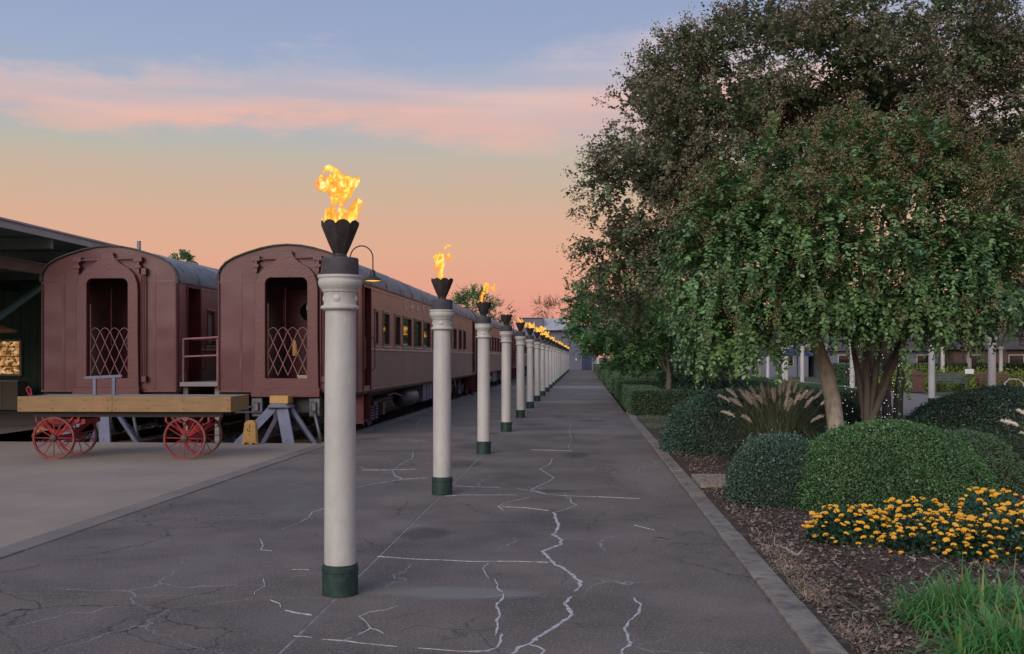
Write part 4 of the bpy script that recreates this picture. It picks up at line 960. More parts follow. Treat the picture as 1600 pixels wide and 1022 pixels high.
b = MB(); b.box(-1.95,.62,-.03,.65,.922,.96); b.build('counter_top', M['fascia'], t)
t = empty('patio_umbrella', (atY(-52,520,29).x, 29, 0)); tag(t, 'tan patio umbrella whose tip shows at the left edge', 'umbrella')
b = MB(); b.tube([(0,0,0),(0,0,3.0)], .025, 8); b.build('pole', M['wood'], t)
b = MB(); V = [(0,0,2.95)]+[(1.38*math.cos(R(45*k)),1.38*math.sin(R(45*k)),2.52) for k in range(8)]+[(1.38*math.cos(R(45*k)),1.38*math.sin(R(45*k)),2.44) for k in range(8)]
b.add(V, [(0,1+k,1+(k+1)%8) for k in range(8)]+[(1+k,9+k,9+(k+1)%8,1+(k+1)%8) for k in range(8)]); b.build('canopy', M['canvas'], t)

# ================================================================== FAR BUILDING
def far_building():
    Y = 133.5; fx = lambda px: (px-910)/FP*Y*1.002
    t = empty('far_building', (0, Y, 0)); tag(t, 'blue-grey building closing the end of the walkway with a navy door', 'building')
    b = MB(); b.box(fx(812),fx(848),0,12,0,6.75); b.box(fx(848),fx(889),.4,12,0,5.2); b.box(fx(889),fx(932),0,12,0,5.9); b.build('wall', M['bluewall'], t)
    b = MB(); b.add([(fx(847),-.3,5.35),(fx(888.5),-.3,5.35),(fx(887),3.5,6.85),(fx(847),3.5,6.85),(fx(847),-.3,5.2),(fx(888.5),-.3,5.2),(fx(887),3.5,5.2),(fx(847),3.5,5.2)],[(0,1,2,3),(0,1,5,4),(1,2,6,5),(3,0,4,7),(4,5,6,7),(2,3,7,6)]); b.build('roof', M['pale_panel'], t)
    b = MB(); b.box(fx(811),fx(848),-.1,12.1,6.75,6.85); b.build('parapet', M['darkroof'], t)
    b = MB(); b.box(fx(909),fx(924.3),-.06,-.001,0,3.2); d = b.build('door', M['navy'], t)
    b = MB(); b.box(fx(916.5),fx(916.9),-.075,-.061,.1,3.1); b.build('door_seam', M['black'], d)
    b = MB(); b.box(fx(924.6),fx(932),-.06,-.001,0,2.9); b.build('panel', M['bluegrey'], t)
    b = MB(); b.box(fx(899.5),fx(901),-.04,-.001,1.25,1.55); b.build('notice', M['signwhite'], t)
    for k in range(16): b = MB(); xx = fx(890)+k*(fx(908)-fx(890))/16; b.box(xx,xx+.02,-.02,-.001,0,3.4); b.build('wall_batten', M['bluewall'], t)
    b = MB(); b.box(fx(932.3),fx(935.5),-.2,.1,0,2.3); b.build('corner_post', M['cream'], t)
    b = MB(); b.box(fx(931),fx(941),-.5,.3,2.35,2.5); b.build('porch_roof', M['pale_panel'], t)
far_building()
t = empty('low_far_shed', (at(790,520,140).x, 142, 0)); tag(t, 'long low pale-roofed shed behind the far end of the train', 'building')
b = MB(); b.box(-6,3,0,10,0,4.6); b.build('wall', M['bluewall'], t)
b = MB(); b.prism([(-6.3,4.6),(3.3,4.6),(3.3,4.75),(-1.5,5.9),(-6.3,5.5)], -.3, 10.3); b.build('roof', M['pale_panel'], t)
t = empty('white_fence', (1.6, 128, 0)); tag(t, 'low pale picket railing at the far end of the hedges', 'fence')
b = MB(); b.box(0,9,-.04,.04,.85,.95); b.box(0,9,-.03,.03,.15,.22); b.build('rail', M['cream'], t)
me = MB().box(-.03,.03,-.02,.02,0,.9).mesh('picket', M['cream'])
for k in range(26): put('picket', me, t, (k*.36, .06, 0))

# ================================================================== VEGETATION
def shrub_mesh(r, n, L, m_, p=2.3, seedz=0.0, zmin=0.0):
    """leaves just under and over a dome; r=(rx,ry,rz)"""
    d = rdir(n); d[:,2] = np.abs(d[:,2])
    k = (np.abs(d[:,0])**p+np.abs(d[:,1])**p+np.abs(d[:,2])**p)**(-1/p); S = d*k[:,None]
    rr = np.array(r); P = S*rr
    lump = np.array([mnoise.noise(Vector((a*2.3+seedz,b_*2.3,c*2.3))) for a,b_,c in P]) if n < 80000 else 0
    fine = np.array([mnoise.noise(Vector((a*9+seedz,b_*9,c*9))) for a,b_,c in P])
    P = P*(1+.04*lump+.035*fine+ rng.normal(size=n)*.010)[:,None]
    N = unit(S/rr); D = unit(N*.55+rdir(n)); stray = rng.random(n) < .012; P = P + N*(stray*rng.random(n)*.07)[:,None]
    Ls = L*(.7+.6*rng.random(n))*(1+.5*stray); return leaves(P, D, unit(N*.7+rdir(n)), Ls, Ls*.62)
def mound(name_lab, x, y, r, n, L, m_, p=2.3):
    t = empty('clipped_shrub', (x, y, .02)); tag(t, name_lab, 'shrub', 'clipped mounded shrubs')
    b = MB(); V=[];F_=[]; nu, nv = 28, 9
    for j in range(nv+1):
        for i in range(nu):
            a=2*math.pi*i/nu; e=math.pi/2*j/nv; q=np.array([math.cos(a)*math.cos(e),math.sin(a)*math.cos(e),math.sin(e)]); kk=(abs(q)**p).sum()**(-1/p)
            V.append(tuple(q*kk*np.array(r)*.955))
    for j in range(nv):
        for i in range(nu): F_.append((j*nu+i,j*nu+(i+1)%nu,(j+1)*nu+(i+1)%nu,(j+1)*nu+i))
    b.add(V,F_); b.build('stems', M['twig'], t, True)
    put('foliage', np_mesh('foliage', shrub_mesh(r, n, L, m_, p, x*3), 4, m_), t)
mound('big bright green clipped mound shrub behind the orange flowers', 3.40, 11.7, (1.13,1.08,.95), 62000, .026, M['lf_box'], 2.05)
mound('small bluish clipped shrub at the left of the big green mound', 2.27, 12.0, (.58,.68,.77), 24000, .026, M['lf_boxdark'], 2.4)
mound('clipped shrub just right of the big green mound', 4.72, 13.3, (.82,.80,.74), 30000, .027, M['lf_hedge'], 2.2)
mound('dark clipped mound shrub nearest the hedge, left of the fountain grass', 2.75, 18.6, (1.30,1.3,1.06), 42000, .036, M['lf_boxdark'], 2.35)
mound('clipped shrub behind the fountain grass and beside the pale trunk', 4.35, 20.2, (1.25,1.1,1.0), 22000, .038, M['lf_boxdark'], 2.3)
mound('wide dark clipped mound at the right edge below the side path', 6.98, 17.1, (1.75,1.5,1.16), 52000, .034, M['lf_boxdark'], 2.4)

def box_leaves(x0,x1,y0,y1,z1_, dens, L):
    out=[]; faces = [('t',(x1-x0)*(y1-y0)),('f',(x1-x0)*z1_),('k',(x1-x0)*z1_),('l',(y1-y0)*z1_),('r',(y1-y0)*z1_)]
    for f, A in faces:
        n = int(A*dens); u = rng.random(n); v = rng.random(n)
        if f=='t': P=np.stack([x0+u*(x1-x0),y0+v*(y1-y0),np.full(n,z1_)],1); N=[0,0,1]
        if f=='f': P=np.stack([x0+u*(x1-x0),np.full(n,y0),v*z1_],1); N=[0,-1,0]
        if f=='k': P=np.stack([x0+u*(x1-x0),np.full(n,y1),v*z1_],1); N=[0,1,0]
        if f=='l': P=np.stack([np.full(n,x0),y0+u*(y1-y0),v*z1_],1); N=[-1,0,0]
        if f=='r': P=np.stack([np.full(n,x1),y0+u*(y1-y0),v*z1_],1); N=[1,0,0]
        N=np.tile(np.array(N,float),(n,1)); P=P+N*(rng.normal(size=n)*.010-.008)[:,None]
        P=P+N*(.012*np.sin(P[:,0]*3.1+P[:,1]*1.7))[:,None]
        Ls=L*(.7+.6*rng.random(n)); out.append(leaves(P, unit(N*.4+rdir(n)), unit(N+rdir(n)), Ls, Ls*.65))
    return out
def hedge(lab, X0, X1, Y0, Y1, H, w, dens, L, parent_cat='hedge'):
    t = empty('box_hedge', (0,0,.01)); tag(t, lab, parent_cat, 'clipped rectangular box hedges')
    strips = [(X0,X1,Y0,Y0+w),(X0,X0+w,Y0+w,Y1-w),(X0,X1,Y1-w,Y1),(X1-w,X1,Y0+w,Y1-w)]
    out=[]; b=MB()
    for s_ in strips: out += box_leaves(*s_, H, dens, L); b.box(s_[0]+.04,s_[1]-.04,s_[2]+.04,s_[3]-.04,0,H-.05)
    b.build('stems', M['twig'], t); put('foliage', np_mesh('foliage', np.concatenate(out), 4, M['lf_hedge']), t)
hedge('nearest box hedge enclosing a bed, at the corner of the walkway', 1.42, 8.4, 29.9, 45.2, .70, .95, 2300, .042)
hedge('second box hedge along the walkway behind the nearest one', 1.40, 8.4, 47, 62.5, .72, .95, 700, .07)
hedge('third box hedge along the walkway', 1.38, 8.4, 65, 84, .75, 1.0, 450, .09)
hedge('farthest box hedge along the walkway by the far fence', 1.38, 8.4, 88, 124, .8, 1.0, 200, .12)
hedge('low dark hedge on the far side of the side path', 15.6, 36, 62, 66, 1.25, 1.6, 250, .1)
# loose shrubs inside the hedges
def loose_shrub(x, y, r, h, n, L, m_, lab, grp, nm='garden_shrub'):
    t = empty(nm, (x,y,0)); tag(t, lab, 'plant', grp)
    P = rdir(n)*(.45+.55*rng.random(n))[:,None]; P[:,2]=np.abs(P[:,2]); P = P*np.array([r,r,h])+rng.normal(size=(n,3))*.06*r
    P[:,2]=np.maximum(P[:,2],.03)
    put('foliage', np_mesh('foliage', leaves(P, unit(P+rdir(n)*r), rdir(n)+[0,0,.5], L*(.6+.8*rng.random(n)), L*.6*np.ones(n)), 4, m_), t)
    b = MB()
    for k in range(7): a = k*.9; b.tube([(0,0,0),(math.cos(a)*r*.5,math.sin(a)*r*.5,h*.75)], [.018,.006], 5)
    b.build('stem', M['darkbark'], t); return t
k = 0
for j, y in enumerate((32.6, 35.4, 38.4, 41.6)):
    for i, x in enumerate((3.3, 4.9, 6.5)):
        loose_shrub(x+random.uniform(-.3,.3), y+random.uniform(-.3,.3), .75, .62+random.uniform(-.1,.14), 1100, .07, M['lf_boxdark'], f'loose bluish shrub inside the nearest box hedge, {ordn[j]} row from the front, {["left","middle","right"][i]}', 'loose shrubs inside the nearest hedge', 'bedding_shrub')

# fountain grass
def fountain(x, y, h, r, nb, npl, lab, lean=0):
    t = empty('fountain_grass', (x,y,.02)); tag(t, lab, 'ornamental grass', 'fountain grasses')
    B = rng.normal(size=(nb,3))*[.13*r,.13*r,0]; a = rng.random(nb)*6.283; tilt = .15+.85*rng.random(nb)
    D = np.stack([np.cos(a)*tilt,np.sin(a)*tilt,1.15-.45*tilt],1)
    put('blades', np_mesh('blades', blades(B, D, (h*.75+h*.42*rng.random(nb)), .011+.009*rng.random(nb), .22+.34*rng.random(nb), 7), 4, M['bl_font']), t)
    st = []; 
    for k in range(npl):
        a = random.random()*6.283; tl = random.uniform(.15,.8); d = Vector((math.cos(a)*tl+lean,math.sin(a)*tl,1.1)).normalized(); Ls = h*random.uniform(.72,1.12)
        p = Vector((0,0,0)); pts=[p.copy()]
        for i in range(7): p = p+d*Ls/8; d = (d-Vector((0,0,1))*.022*(i+1)*tl).normalized(); pts.append(p.copy())
        b = MB(); b.tube(pts, .0035, 4); 
        so = b.build('plume_stalk', M['bl_font'], t)
        q = p.copy(); pl=[q.copy()]; 
        for i in range(5): q = q+d*.044; d=(d-Vector((0,0,1))*.13).normalized(); pl.append(q.copy())
        n=110; tt=rng.random(n); seg=np.minimum((tt*5).astype(int),4); A=np.array([list(v) for v in pl]); P=A[seg]+(A[seg+1]-A[seg])*((tt*5)-seg)[:,None]
        ax = unit((A[-1]-A[0])[None]); Dn = unit(rdir(n)*.9+ax*1.0); wd = (.030+.028*np.sin(np.pi*np.clip(tt,.05,.95)))
        lv = leaves(P, Dn, rdir(n), wd, np.full(n,.010))
        put('plume', np_mesh('plume', lv, 4, M['plume']), so)
        b=MB(); b.tube(pl,[.007,.016,.019,.017,.012,.004],5); b.build('plume_core', M['plume'], t)
fountain(3.02, 16.2, 1.28, .9, 1700, 44, 'buff fountain grass with pale plumes between the mounds and the pale trunk')
fountain(6.55, 13.9, 1.2, 1.0, 1700, 26, 'fountain grass with arching plumes at the right edge', lean=-.25)

# green strappy clumps bottom right
def strap(x, y, h, nb, r, lab):
    t = empty('grass_clump', (x,y,.03)); tag(t, lab, 'grass clump', 'strappy green grass clumps')
    B = rng.normal(size=(nb,3))*[r*.36,r*.30,0]; a = rng.random(nb)*6.283; tl = .2+.9*rng.random(nb)
    D = np.stack([np.cos(a)*tl+B[:,0]*1.5,np.sin(a)*tl+B[:,1]*1.5,1.1-.4*tl],1)
    put('blades', np_mesh('blades', blades(B, D, h*(.7+.75*rng.random(nb)), .009+.012*rng.random(nb), .45+.55*rng.random(nb), 7), 4, M['bl_green']), t)
c1 = G(1500, 985); strap(c1.x, c1.y,   .34, 800, .33, 'bright green strappy grass clump at the lower right on the mulch, the farther of two')
c2 = G(1600, 1062); strap(c2.x, c2.y, .38, 950, .44, 'bright green strappy grass clump in the bottom right corner')
c3 = G(1625, 985); strap(c3.x, c3.y, .32, 480, .32, 'bright green grass clump cut by the right edge beside the stone')

# lantana
def lantana():
    fm = MB()
    for k in range(15):
        th = math.acos(1-k/15*.95); ph = k*2.4; fm.lathe([(.002,-.003),(.0065,0),(.005,.004),(.001,.005)], 5, M=Matrix.Translation((.014*math.sin(th)*math.cos(ph),.014*math.sin(th)*math.sin(ph),.010*math.cos(th))) @ Matrix.Rotation(th,4,'Y'))
    fme = fm.mesh('blossom', M['flower'])
    spots = [(2.42,9.45,.40,.31),(3.0,8.95,.45,.33),(3.55,8.85,.48,.35),(4.15,9.15,.52,.40),(3.75,9.6,.52,.42),(3.05,9.65,.38,.36),(4.85,9.3,.6,.42)]
    labs = ['leftmost orange-flowered lantana bush in front of the small bluish shrub','orange-flowered lantana bush second from the left at the front','orange-flowered lantana bush in the front middle of the flower bed','orange-flowered lantana bush at the front near the right edge','orange-flowered lantana bush in the back middle against the big mound','orange-flowered lantana bush at the back left against the big mound','orange-flowered lantana bush cut by the right edge of the photo']
    for (x,y,r,h), lb in zip(spots, labs):
        t = empty('lantana_bush', (x,y,.03)); tag(t, lb, 'flowering bush', 'orange lantana bushes')
        n = 2300; P = rdir(n); P[:,2]=np.abs(P[:,2]); P = P*(.35+.65*rng.random(n)**.5)[:,None]*[r,r*.9,h]; P[:,2]=np.maximum(P[:,2],.02)
        D = unit(P/[r,r,h]+rdir(n)*.9+[0,0,.1]); Ls=.030+.028*rng.random(n)
        put('foliage', np_mesh('foliage', leaves(P,D,unit(rdir(n)*.6+[0,0,1.0]),Ls,Ls*.62), 4, M['lf_lant']), t)
        b=MB()
        for k in range(8): a=k*.8; b.tube([(0,0,0),(math.cos(a)*r*.45,math.sin(a)*r*.45,h*.6),(math.cos(a)*r*.7,math.sin(a)*r*.7,h*.8)],[.008,.005,.003],5)
        b.build('stem', M['darkbark'], t)
        for k in range(112 if x < 4.5 else 85):
            a = random.random()*6.283; e = math.asin(random.random()**.8)
            if math.sin(a) > .35 and random.random() < .6: a = -a
            rr = 1.0+random.uniform(-.05,.10); p = (math.cos(a)*math.cos(e)*r*rr, math.sin(a)*math.cos(e)*r*.9*rr, math.sin(e)*h*rr+.02)
            o = put('blossom', fme, t, p); s_ = random.uniform(.75,1.75); o.scale=(s_,s_,s_*.9); o.rotation_euler=(random.uniform(-.5,.2),random.uniform(-.4,.4),random.random()*6)
lantana()

# ------------------------------------------------------------------ trees
def limb(b, a, c, r0, r1, wob=.08, n=6, seg=7):
    a=Vector(a); c=Vector(c); pts=[]; L=(c-a).length
    for i in range(seg+1):
        t=i/seg; p=a.lerp(c,t)+Vector((mnoise.noise(a*3+Vector((t*3,0,0))),mnoise.noise(a*3+Vector((0,t*3,5))),0))*wob*L*math.sin(math.pi*t)+Vector((0,0,.06*L*math.sin(math.pi*t)))
        pts.append(p)
    b.tube(pts,[r0+(r1-r0)*i/seg for i in range(seg+1)],n); return pts
def sprays(base, dirs, length, droop, npair, leafL, tpl, jitter=.25, wide=.75):
    """leafy shoots: pairs of leaves along curved stems. returns polys, tips, stems"""
    n=len(base); p=base.copy(); d=unit(dirs.copy()); outs=[]; pts=[p.copy()]
    for i in range(npair):
        p=p+d*(length/npair)[:,None]; d=unit(d+np.array([0,0,-1.0])*(droop/npair*(1+i/npair))[:,None]+rng.normal(size=(n,3))*.03); pts.append(p.copy())
        side=unit(np.cross(d,np.array([0,0,1.0]))+rng.normal(size=(n,3))*.15)
        for s_ in (-1,1):
            D=unit(side*s_*wide+d*.55+rng.normal(size=(n,3))*jitter); N=unit(np.cross(d,side)*-1+np.array([0,0,.8])+rng.normal(size=(n,3))*.35)
            L_=leafL*(.7+.5*rng.random(n))*(1-.35*(i/npair)**2); outs.append(leaves(p+rng.normal(size=(n,3))*.006,D,N,L_,L_*.62,tpl))
    return np.concatenate(outs), p, d, pts
def lobes_pts(lobes, n, lo=.55, shell=.4, up=0.0, clump=0, cut=-.15, bulge=.35):
    """n points near the surface of ellipsoid lobes, with outward dirs; drops those deep inside another lobe"""
    A=np.array(lobes); vol=(A[:,3]*A[:,4]*A[:,5])**(2/3); pr=vol/vol.sum(); idx=rng.choice(len(A),n,p=pr)
    d=rdir(n); d[:,2]=d[:,2]+up; d=unit(d); rad=1-shell*rng.random(n)**1.3
    P=A[idx,:3]+d*A[idx,3:6]*rad[:,None]; keep=np.ones(n,bool)
    for q in A:
        s_=(((P-q[:3])/q[3:6])**2).sum(1); keep &= s_ > lo**2
    if clump:
        nv = np.array([mnoise.noise(Vector(p*clump))+.5*mnoise.noise(Vector(p*clump*2.3)) for p in P.tolist()] if False else [mnoise.noise(Vector((p[0]*clump,p[1]*clump,p[2]*clump*2.1)))+.5*mnoise.noise(Vector((p[0]*clump*2.3,p[1]*clump*2.3,p[2]*clump*3.6+7))) for p in P.tolist()])
        keep &= nv > cut+.1*rng.normal(size=n)
        P = P + (unit(d/A[idx,3:6])*(nv*bulge)[:,None])
    return P[keep], unit(d/A[idx,3:6])[keep]

# --- front crape myrtle
def LB(px,py,d,rpx,rpy,rd): c=at(px,py,d); return (c.x,c.y,c.z,rpx/FP*d,rd,rpy/FP*d)
def front_tree():
    t=empty('crape_myrtle',(0,0,0)); tag(t,'front crape myrtle with drooping green leafy sprays, brown seed heads and a pale leaning trunk','tree')
    Lb=[LB(1300,375,15.2,190,130,1.6),LB(1165,420,15.2,95,105,1.2),LB(1440,375,15.3,120,125,1.3),LB(1118,500,15.2,48,56,.8),LB(1205,300,14.8,75,65,1.0),LB(1310,262,15.0,85,50,1.0),LB(1400,275,15,75,58,1.0),LB(1530,455,15.2,75,75,1.0),LB(1500,340,15.4,80,85,.9),LB(1165,480,14.8,75,60,.7),LB(1430,445,14.6,80,55,.7),LB(1575,390,15.6,55,70,.9),LB(1145,370,15.3,55,58,.8),LB(1300,420,14.2,80,40,.5)]
    Lb=[(a,b_,c,d_*.95,e,f*.95) for a,b_,c,d_,e,f in Lb]
    P,d=lobes_pts(Lb,10500,.68,.40,clump=1.2,cut=.03,bulge=.4)
    z=P[:,2]; low=(z<3.0)
    dirs=unit(d+rdir(len(P))*.45+np.array([0,0,.35])*(~low)[:,None]+np.array([0,0,-.25])*low[:,None])
    Ln=.28+.30*rng.random(len(P)); Ln[low]*=1.0; dr=np.where(low,1.5,.95)+.5*rng.random(len(P))
    V,tip,td,_=sprays(P,dirs,Ln,dr,9,.088,ROUND)
    # long hanging shoots
    n=75; xs=[random.uniform(1085,1560) for _ in range(n)]; base=np.array([list(at(x_,random.uniform(330,400) if 1225<x_<1440 else random.uniform(380,470),random.uniform(13.5,14.3))) for x_ in xs])
    dd=unit(np.stack([rng.normal(size=n)*.5,-.5+rng.normal(size=n)*.3,-.2+.3*rng.normal(size=n)],1))
    V2,tip2,_,_=sprays(base,dd,.45+.45*rng.random(n),np.full(n,3.0),15,.070,ROUND,.12,1.0)
    Pf,df=lobes_pts(Lb,2300,0,1.0,clump=1.2,cut=-.05,bulge=0); Vf,_,_,_=sprays(Pf,unit(df+rdir(len(Pf))),np.full(len(Pf),.5),np.full(len(Pf),.6),8,.10,ROUND)
    # one low hanging shoot by the side path
    base=np.array([list(at(px,540,13.8)) for px in (1405,1412,1420,1408)]); V3,tip3,_,_=sprays(base,np.array([[.1,-.1,-1.0]]*4),np.full(4,.72),np.full(4,1.0),22,.055,ROUND,.2,.9)
    put('crown', np_mesh('crown', np.concatenate([V,V2,V3,Vf]), 6, M['lf_front']), t)
    # seed heads
    def heads(T,k,r,L): 
        n=len(T)*k; C=np.repeat(T,k,0)+rng.normal(size=(n,3))*[r,r,r*1.5]; return leaves(C,rdir(n),rdir(n),L*(.6+.8*rng.random(n)),L*.8*np.ones(n))
    up=(tip[:,2]>2.2)&(rng.random(len(tip))<(.07+.75*np.clip((tip[:,2]-3.2)/1.0,0,1)))
    tu=tip[up]; tu=tu[rng.random(len(tu))<.62]; S_=heads(tu,62,.050,.030); S2=heads(tip2[::2],50,.042,.028)
    put('seed_heads', np_mesh('seed_heads', np.concatenate([S_,S2]), 4, M['lf_seed']), t)
    b=MB(); g=Vector((at(1303,640,15.5).x,15.5,0)); 
    pts=[g+Vector((0,0,-.05)),g+Vector((0,0,.35)),Vector(at(1300,620,15.5)),Vector(at(1291,580,15.45)),Vector(at(1277,540,15.4)),Vector(at(1262,500,15.35)),Vector(at(1255,460,15.3))]
    b.tube(pts,[.155,.130,.122,.112,.100,.09,.075],14); 
    k0=pts[3]; b.build('trunk',M['bark'],t,True,R(80))
    b=MB(); top=pts[-1]
    for (px,py,dd_) in ((1180,380,15.0),(1130,470,15.2),(1230,300,15.0),(1300,270,15.2),(1200,440,14.4),(1270,330,14.2)): limb(b,top-Vector((0,0,.1)),at(px,py,dd_),.055,.012)
    b.build('branches',M['bark'],t,True,R(80)); b=MB()
    g2=Vector((at(1345,640,16).x,16.0,0)); f0=g2+Vector((0,0,.55)); b.tube([g2,f0],[.12,.10],12)
    for (px,py,dd_) in ((1420,500,16),(1395,420,15.6),(1320,480,16.1),(1480,400,15.5),(1350,330,15.3)): limb(b,f0,at(px,py,dd_),.06,.02,.05)
    for (px,py,dd_) in ((1560,430,15.5),(1500,330,15.4),(1440,300,15.2),(1390,520,14.6)): limb(b,at(1410,480,16),at(px,py,dd_),.04,.01)
    b.build('rear_stems',M['darkbark'],t,True,R(80))
front_tree()

# --- large brownish tree behind
def big_tree():
    t=empty('large_crape_myrtle',(0,0,0)); tag(t,'tall broad tree with rusty brown-green crown rising behind the front crape myrtle','tree')
    D=20.0
    L_=[(975,385,52,42,1.2),(1000,300,70,58,1.4),(1010,215,66,56,1.5),(1075,145,72,66,1.6),(1160,118,90,58,1.7),(1250,125,105,78,2.0),(1340,70,90,85,2.0),(1450,90,105,75,2.0),(1330,170,130,100,2.2),(1120,220,120,90,2.0),(1200,240,120,90,2.0),(1470,180,110,80,2.0),(1570,170,90,90,2.0),(1060,330,90,75,1.7),(1000,430,60,45,1.2),(1600,300,50,30,1.2),(1640,240,90,110,2),(1510,30,50,45,1.2),(1300,25,50,40,1.2),(1640,400,80,110,1.8),(1100,430,80,60,1.5)]
    Lb=[LB(a,b_,D+random.uniform(-.8,.8),c,d_,e) for a,b_,c,d_,e in L_]
    Lb=[(a,b_,c,d_*.93,e,f*.93) for a,b_,c,d_,e,f in Lb]
    P,d=lobes_pts(Lb,13500,.62,.5,clump=.75,cut=-.02,bulge=.42)
    V,tip,_,_=sprays(P,unit(d+rdir(len(P))*.6+np.array([0,0,.25])),.30+.32*rng.random(len(P)),.5+.6*rng.random(len(P)),9,.112,RHOMB,.5)
    Pf,df=lobes_pts(Lb,2300,0,1.0,clump=.75,cut=.02,bulge=0); Vf,_,_,_=sprays(Pf,unit(df+rdir(len(Pf))),np.full(len(Pf),.6),np.full(len(Pf),.6),8,.17,RHOMB,.5)
    # feathery outer shoots
    P2,d2=lobes_pts(Lb,4200,.95,.07,clump=.75,cut=-.02,bulge=.42); V2,tip2,_,_=sprays(P2,unit(d2+rdir(len(P2))*.5+np.array([0,0,.5])),.25+.35*rng.random(len(P2)),.3+.3*rng.random(len(P2)),8,.085,RHOMB,.4)
    put('crown',np_mesh('crown',np.concatenate([V,V2,Vf]),4,M['lf_big']),t)
    T=np.concatenate([tip[rng.random(len(tip))<.42],tip2[::3]]); k=22; n=len(T)*k; C=np.repeat(T,k,0)+rng.normal(size=(n,3))*.07
    put('seed_heads',np_mesh('seed_heads',leaves(C,rdir(n),rdir(n),.045*np.ones(n),.036*np.ones(n)),4,M['lf_big_seed']),t)
    b=MB(); g=Vector((at(1362,640,19).x,19.0,0))
    for (px,py) in ((1340,540),(1385,560),(1410,520),(1362,500)):
        m1=at(px,py,19.2); limb(b,g+Vector(((px-1362)*.008,random.uniform(-.15,.15),-.02)),m1,.095,.075,.03,9)
        for q in range(4):
            e=Lb[random.randrange(len(Lb))]; limb(b,m1,Vector(m1).lerp(Vector(e[:3]),.72),.06,.02,.06)
    b.build('trunk',M['darkbark'],t,True,R(80))
big_tree()

# --- garden trees along the walkway and in the distance
def mid_tree(nm, lab, lobes, base, n, L, m_, bm, cat='tree', grp=None, up=.3, trunk_r=.12, sp=.45):
    t=empty(nm,(base[0],base[1],0)); tag(t,lab,cat,grp); Lb=[(a-base[0],b_-base[1],c,d_,e,f) for a,b_,c,d_,e,f in lobes]
    P,d=lobes_pts(Lb,int(n*2.1),.55,.7,clump=.9 if sp<.6 else .4,cut=-.12,bulge=.4)
    V,tip,_,_=sprays(P,unit(d+rdir(len(P))*.5+np.array([0,0,up])),sp*(.6+.7*rng.random(len(P))),.3+.5*rng.random(len(P)),8,L*1.15,RHOMB,.35)
    put('crown',np_mesh('crown',V,4,m_),t)
    b=MB(); k0=Vector((0,0,Lb[0][2]*.45)); limb(b,(0,0,-.02),k0,trunk_r,trunk_r*.75,.03,8); b.build('trunk',bm,t,True,R(80))
    b=MB()
    for q in Lb: limb(b,k0,q[:3],trunk_r*.55,trunk_r*.15,.05,5)
    b.build('branches',bm,t,True,R(80))
def wl(px,py,d,rx,ry,rd): return LB(px,py,d,rx,ry,rd)
mid_tree('garden_tree','green garden tree with feathery upright shoots overhanging the walkway end',[wl(985,520,36,65,42,1.8),wl(935,505,36,40,32,1.4),wl(985,548,36,38,24,1.4),wl(1030,490,36,60,45,1.7),wl(930,508,35,26,18,1.0),wl(900,480,36,18,26,.6),wl(930,470,36,14,34,.5)],(3.0,36.0),1500,.13,M['lf_mid'],M['darkbark'],grp='garden trees beyond the front pair')
mid_tree('garden_tree','bright green garden tree behind the box hedge, right of the feathery one',[wl(1060,540,40,60,38,2.0),wl(1040,500,40,60,40,2.0),wl(1100,520,40,55,55,2)],(4.5,41.0),1300,.14,M['lf_mid'],M['darkbark'],grp='garden trees beyond the front pair')
mid_tree('garden_tree','mid green garden tree at the far end of the hedges',[wl(965,535,75,42,32,2.6),wl(945,520,75,30,25,2),wl(1000,530,72,45,35,2.6),wl(975,505,75,40,22,2)],(4.0,76),900,.24,M['lf_mid'],M['darkbark'],grp='garden trees beyond the front pair',sp=.8)
mid_tree('dark_evergreen','dark low evergreen below the left side of the front crape myrtle',[wl(1118,570,27,30,42,.9),wl(1128,520,27,45,40,1.1),wl(1100,540,27,30,28,.9)],(3.6,27.0),900,.08,M['lf_dark'],M['darkbark'])
mid_tree('roof_line_tree','green tree rising behind the train roof',[wl(742,480,105,30,20,3),wl(725,485,105,24,16,2.5),wl(775,492,108,26,14,2.5),wl(755,470,106,14,12,1.5)],(at(750,500,105).x,105),620,.20,M['lf_mid'],M['darkbark'],sp=1.1)
mid_tree('autumn_tree','thin brown autumn tree behind the pale roof of the far building',[wl(862,488,165,24,9,3),wl(880,480,165,18,12,3),wl(845,482,165,12,10,3)],(at(862,500,165).x,165),200,.20,M['lf_bare'],M['bark'],sp=1.5)
mid_tree('far_tree','small dark treetop showing beyond the canopy roof at the left',[wl(288,412,75,10,7,1)],(at(288,430,75).x,75),80,.2,M['lf_mid'],M['darkbark'])
for i,(px,d,h) in enumerate([(1010,112,6),(1060,108,7),(1120,100,7),(1180,104,6.5),(1240,96,7),(1300,100,7.5),(1360,98,7),(1425,92,7.5),(1490,90,7),(1560,88,8),(1640,84,8)]):
    c=at(px,560,d)
    mid_tree('background_tree',f'{ordn[i]} leafy tree from the left in the backdrop beyond the gardens',[(c.x,c.y,h*.58,4.2,2.5,h*.42),(c.x+2.2,c.y,h*.45,2.6,2,h*.34),(c.x-2.4,c.y,h*.4,2.6,2,h*.34)],(c.x,c.y),420,.34,M['lf_mid'] if i%3 else M['lf_dark'],M['darkbark'],grp='backdrop trees beyond the gardens',sp=1.1)

